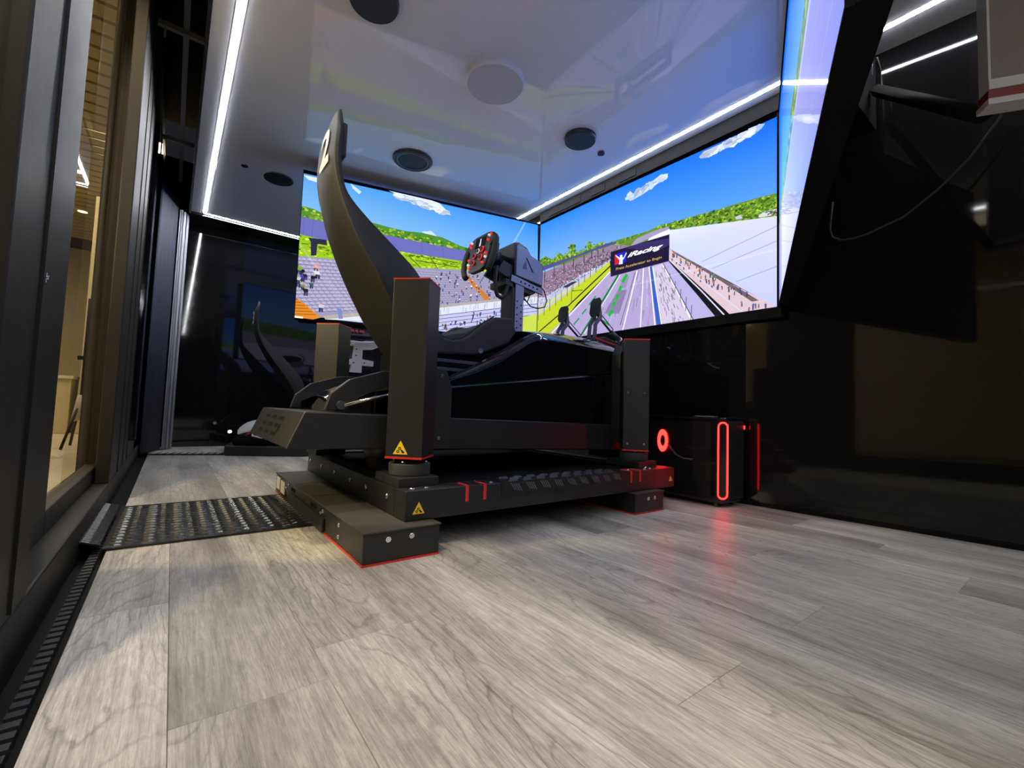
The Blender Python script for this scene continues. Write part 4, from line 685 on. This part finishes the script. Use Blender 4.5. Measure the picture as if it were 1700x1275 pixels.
MB().prism([(.46, 4.76), (.98, 4.52), (1.7, 4.5), (1.8, 5.5), (.6, 5.4)], .09, .16, 'z').build('upper_base', 'black_flat', s3, bevel=.02)
MB().loft([[(.50, 4.80, .17), (.50, 4.84, .21), (.51, 4.90, .22)], [(.53, 4.72, .20), (.53, 4.78, .27), (.55, 4.86, .28)], [(.60, 4.66, .215), (.60, 4.72, .31), (.62, 4.82, .32)], [(.74, 4.62, .22), (.74, 4.68, .33), (.76, 4.8, .34)]]).build('white_nose', 'white', s3, solid=.012, sub=1)
MB().tube([(.56, 4.69, .185), (.62, 4.65, .24), (.70, 4.61, .30)], .010).build('red_stripe', 'red_tape', s3)
MB().tube([(.86, 4.55, .175), (.66, 4.62, .17), (.60, 4.65, .185), (.60, 4.65, .205), (.66, 4.62, .25)], .009).build('white_hoop', 'white', s3)
MB().box((1.0, 4.75, .16), (1.9, 5.35, .5)).build('body', 'gloss_black', s3, bevel=.05)
wf = MB().prism([(1.30, .80), (1.41, .80), (1.41, .87), (1.52, .87), (1.52, .92), (1.41, .93), (1.41, 1.02), (1.50, 1.03), (1.56, 1.06), (1.56, 1.12), (1.44, 1.11), (1.26, 1.06), (1.26, 1.04), (1.33, 1.05), (1.32, .93), (1.26, .90), (1.26, .87), (1.31, .87)], 4.20, 4.23).build('white_bracket', 'white_print', s3, bevel=.003)
for x, z in ((1.35, 1.02), (1.35, .96), (1.33, .89), (1.43, .895)): MB().cyl((x, 4.199, z), (x, 4.20, z), .007, 10).build('hole', 'black_flat', wf)
MB().loft([[(1.22, 4.16, 1.08 + .12), (1.22, 4.16, 1.09)], [(1.40, 4.12, 1.215), (1.40, 4.12, 1.09)], [(1.50, 4.14, 1.20), (1.50, 4.14, 1.115)], [(1.545, 4.2, 1.17), (1.545, 4.2, 1.14)]]).build('visor_display', 'screen_off', s3, solid=.02, sub=1)
MB().tube([(1.22, 4.13, 1.075), (1.40, 4.10, 1.075), (1.52, 4.12, 1.10), (1.575, 4.18, 1.15), (1.56, 4.2, 1.19), (1.48, 4.2, 1.235)], .010).build('white_rim', 'white_print', s3)
for i, (x0, x1) in enumerate(((1.25, 1.285), (1.295, 1.32), (1.335, 1.38))): MB().prism([(x0, 1.165), (x1, 1.165), (x1 - .005, 1.185), (x0, 1.185)], 4.085, 4.09).build('red_lettering', 'glow_red_soft', s3)
MB().cyl((.448, 4.86, .21), (.44, 4.84, .21), .014, 10).build('lamp_dot', 'glow_white', s3)
r3 = empty('access_ramp', (.1, 5.1, 0), 'narrow black slotted ramp on the floor at the far end', 'ramp')
mb = MB()
A3, B3 = Vector((-.14, 4.96, 0)), Vector((.40, 4.78, 0)); d3 = (B3 - A3).normalized(); n3 = Vector((-d3.y, d3.x, 0))
q = [A3, B3, B3 + n3 * .17, A3 + n3 * .17]; MB().hexa([(v.x, v.y, .002) for v in q] + [(v.x, v.y, .012) for v in q]).build('ramp_plate', 'black_metal', r3)
for i in range(10):
    a = A3 + d3 * (.03 + i * .054) + n3 * .02; b = a + n3 * .13; wv = d3 * .007
    mb.hexa([(*(a - wv).xy, .012), (*(a + wv).xy, .012), (*(b + wv).xy, .012), (*(b - wv).xy, .012), (*(a - wv).xy, .016), (*(a + wv).xy, .016), (*(b + wv).xy, .016), (*(b - wv).xy, .016)])
mb.build('tread_rib', 'white_label', r3, kind='stuff')

# ------------------------------------------------------------------ left side: glass sliding doors
XF, XB = -.205, -.345
struct(MB().box((-.50, -5, -.07), (-.137, 5.74, -.03)).build('floor_track', 'track'))
tk = MB()
for i in range(70):
    y = .3 + i * .03; tk.box((-.178, y, -.03), (-.155, y + .018, -.012))
struct(tk.build('trim_3', 'black_rubber', kind='stuff')); 
sill = struct(MB().box((XB, -5, -.03), (XF, 5.74, .10)).build('trim_4', 'frame', bevel=.006))
struct(MB().box((XB, -5, 2.75), (XF, 5.74, 2.95)).build('trim_5', 'frame', bevel=.006))
def door(name, y0, y1, sl, sr, x0=XF, x1=-.27):
    e = MB().box((x0 - .05, y0, .10), (x0, y0 + sl, 2.75)).build(name, 'frame', bevel=.005); e['kind'] = 'structure'
    MB().box((x0 - .05, y1 - sr, .10), (x0, y1, 2.75)).build('stile', 'frame', e, bevel=.005)
    MB().box((x0 - .05, y0 + sl, .10), (x0, y1 - sr, .17)).build('bottom_rail', 'frame', e, bevel=.004)
    MB().box((x0 - .05, y0 + sl, 2.66), (x0, y1 - sr, 2.75)).build('top_rail', 'frame', e, bevel=.004)
    MB().box((x0 - .028, y0 + sl, .17), (x0 - .022, y1 - sr, 2.66)).build('pane', 'glass', e)
    return e
d1 = door('door_1', -.9, 1.30, .10, .33, XF)
d2 = door('door_2', 1.25, 3.20, .55, .26, -.262)
d3_ = door('door_3', 2.75, 4.9, .95, .25, XF)
struct(MB().box((-.235, 4.4, .10), (-.205, 5.74, 2.75)).build('wall_left', 'wall_gloss'))
bolt(d1, (XF, 1.20, .72), (1, 0, 0), .008); bolt(d1, (XF, 1.0, .30), (1, 0, 0), .006)
MB().box((XF, 1.165, .11), (XF + .005, 1.18, 2.7)).build('edge_seal', 'frame', d1)
for y in (3.1, 3.4, 3.69): MB().box((XF, y, .11), (XF + .004, y + .008, 2.7)).build('edge_seal', 'frame', d3_)
# steel runners in the black void above
pr = empty('ceiling_runner', (-.1, 3, 2.75), 'grey steel runner pipe hanging in the black gap above the glass doors', 'pipe')
MB().box((-.085, .2, 2.74), (-.055, 5.7, 2.77)).build('pipe', 'pipe', pr)
for y in (1.8, 3.22, 4.64): MB().box((-.2, y, 2.66), (.03, y + .03, 2.69)).build('cross_bar', 'pipe', pr); MB().cyl((-.165, y + .015, 2.60), (-.165, y + .015, 2.70), .006).build('hanger', 'pipe', pr)
# curtain gathered at the far left corner
def curtain(name, pts, z0, z1, amp, m, label):
    vs = []; n = len(pts)
    secs = []
    for k in range(n): x, y = pts[k]; secs.append([(x, y, z0), (x * 1.0, y, (z0 + z1) / 2), (x, y, z1)])
    o = MB().loft(secs).build(name, m, solid=.004); return tag(o, label, 'curtain')
pts = [(-.050 + .075 * i / 39 + .004 * math.sin(i * .9), 5.42 + .12 * i / 39 + .022 * math.sin(i * .55)) for i in range(40)]
curtain('curtain', pts, .01, 2.36, .02, 'curtain', 'grey pleated curtain gathered in the far left corner')
pts = [(-.19 + .13 * i / 39 + .012 * math.sin(i * .8), 5.0 + .45 * i / 39 + .02 * math.sin(i * .8)) for i in range(40)]
curtain('curtain', pts, .01, 2.45, .02, 'navy', 'dark navy curtain behind the grey one by the glass doors')

# ------------------------------------------------------------------ corridor outside the glass
struct(MB().box((-4.5, -3, -.06), (-.5, 16, -.035)).build('floor_corridor', 'beige_floor'))
struct(MB().box((-4.5, 12.5, 0), (-.36, 12.6, 3.5)).build('wall_corridor_end', 'beige'))
struct(MB().box((-4.6, -3, 0), (-4.5, 12.6, 3.5)).build('wall_corridor_side', 'beige'))
dp = empty('dark_shopfront', (-.6, 3.6, 0), 'dark shopfront pillar outside the glass doors', 'pillar')
MB().box((-.40, 3.44, -.03), (-.36, 3.60, 3.3)).build('pillar', 'dark_pillar', dp)
MB().box((-.39, 3.60, -.03), (-.36, 5.9, 3.3)).build('side_panel', 'dark_pillar', dp)
tag(MB().box((-1.02, 8.45, -.03), (-.42, 8.9, 3.3)).build('beige_pillar', 'beige'), 'beige painted pillar behind the dark shopfront pillar', 'pillar')
cs = struct(MB().box((-4.5, -3, 3.47), (-.37, 12.6, 3.5)).build('ceiling_corridor', 'slat_gap'))
SL = None
for i in range(56):
    y = .2 + i * .2
    o = MB().box((-4.4, y, 3.40), (-.40, y + .155, 3.465)).build('slat', 'slat', cs) if SL is None else SL.copy()
    if SL is None: SL = o; SLY = y
    else: COL.objects.link(o); o.location = SL.location + Vector((0, y - SLY, 0)); 
for x, y, lb in ((-1.05, 6.4, 'nearest'), (-1.15, 7.9, 'middle'), (-1.30, 9.6, 'farthest')):
    e = empty('downlight', (x, y, 3.39), 'round warm ceiling downlight outside the glass doors, %s of the three' % lb, 'light', 'warm downlights in the corridor ceiling')
    MB().lathe((x, y, 3.40), [(.075, 0), (.075, -.02), (.06, -.02)], 24).build('rim', 'white', e); MB().lathe((x, y, 3.40), [(.06, -.018), (0, -.018)], 24).build('bulb', 'warm_lamp', e)
bl = empty('counter', (-1.2, 8.8, 0), 'pale beige counter standing in the corridor', 'counter')
MB().box((-1.55, 8.6, -.03), (-1.12, 9.2, .72)).build('body', 'beige', bl); MB().box((-1.58, 8.57, .72), (-1.10, 9.22, .76)).build('top', 'white_label', bl)
tr = empty('tripod_stand', (-.74, 6.3, 0), 'slim dark tripod stand with a cloth on the corridor floor', 'stand')
for a in (0, 2.1, 4.2): MB().cyl((-.74, 6.3, .45), (-.74 + .16 * math.cos(a), 6.3 + .3 * math.sin(a), -.03), .012, 8).build('leg', 'frame', tr)
MB().cyl((-.74, 6.3, .4), (-.74, 6.3, 1.5), .010, 8).build('pole', 'frame', tr); MB().box((-.79, 6.28, .86), (-.70, 6.33, .90)).build('clamp', 'frame', tr)
MB().loft([[(-.76, 6.27, .5), (-.72, 6.29, .5), (-.70, 6.33, .5)], [(-.79, 6.2, .22), (-.72, 6.24, .25), (-.66, 6.3, .2)]]).build('cloth', 'white_label', tr, solid=.01)

# ------------------------------------------------------------------ things at the right: cover box behind the right screen, monitor, cables
cb = tag(MB().box((2.33, .62, 1.95), (2.698, .80, 2.379)).build('cable_cover', 'black_flat', bevel=.003), 'black vented cover box between the right screen and the wall', 'cover')
for i in range(6):
    x = 2.36 + i * .053; z1 = 2.33; z0 = (2.20 if i > 2 else 2.12 + i * .02)
    MB().tube([(x, .618, z0), (x, .615, z1)], .0035, 6).build('vent_slot', 'lav', cb)
mn = empty('monitor', (2.0, 0, 1.9), 'taupe panelled monitor housing with a red lower edge at the upper right', 'monitor')
_a, _d, _n = Vector((1.9, .168)), Vector((.53, -.85)), Vector((.85, .53))
def mslab(u0, u1, z0, z1, t0, t1):
    p = [_a + _d * u0 + _n * t0, _a + _d * u1 + _n * t0, _a + _d * u1 + _n * t1, _a + _d * u0 + _n * t1]
    return MB().hexa([(v.x, v.y, z0) for v in p] + [(v.x, v.y, z1) for v in p])
mslab(.006, .9, 1.545, 2.15, 0, .04).build('panel', 'taupe', mn); mslab(0, .9, 1.515, 1.545, -.004, .045).build('lower_lip', 'white_cap', mn)
mslab(0, .006, 1.545, 2.15, -.002, .045).build('side_edge', 'white_cap', mn); mslab(.0, .9, 1.488, 1.514, .0, .05).build('red_edge', 'dark_red', mn)
mslab(.0, .9, 1.47, 1.488, .0, .06).build('lower_rail', 'white_cap', mn)
MB().tube([(2.60, .60, 2.10), (2.02, .19, 1.50)], .026, 4).build('support_arm', 'black_flat', mn)
cbl = tag(MB().tube([(2.62,.17,1.86),(2.62,.202,1.764),(2.62,.291,1.633),(2.62,.385,1.538),(2.62,.508,1.448),(2.62,.642,1.409),(2.62,.70,1.402),(2.62,.75,1.410),(2.62,.785,1.435),(2.62,.797,1.48),(2.62,.79,1.55),(2.62,.782,1.618)], .005, 8).build('cable', 'black_rubber'), 'long black cable hanging in an arc on the glossy right wall', 'cable')
tag(MB().tube([(2.545,.58,2.222),(2.602,.58,2.19),(2.608,.58,2.102),(2.575,.58,2.005)], .004, 8).build('cable', 'black_metal'), 'short thin cable hanging beside the vented cover box', 'cable')
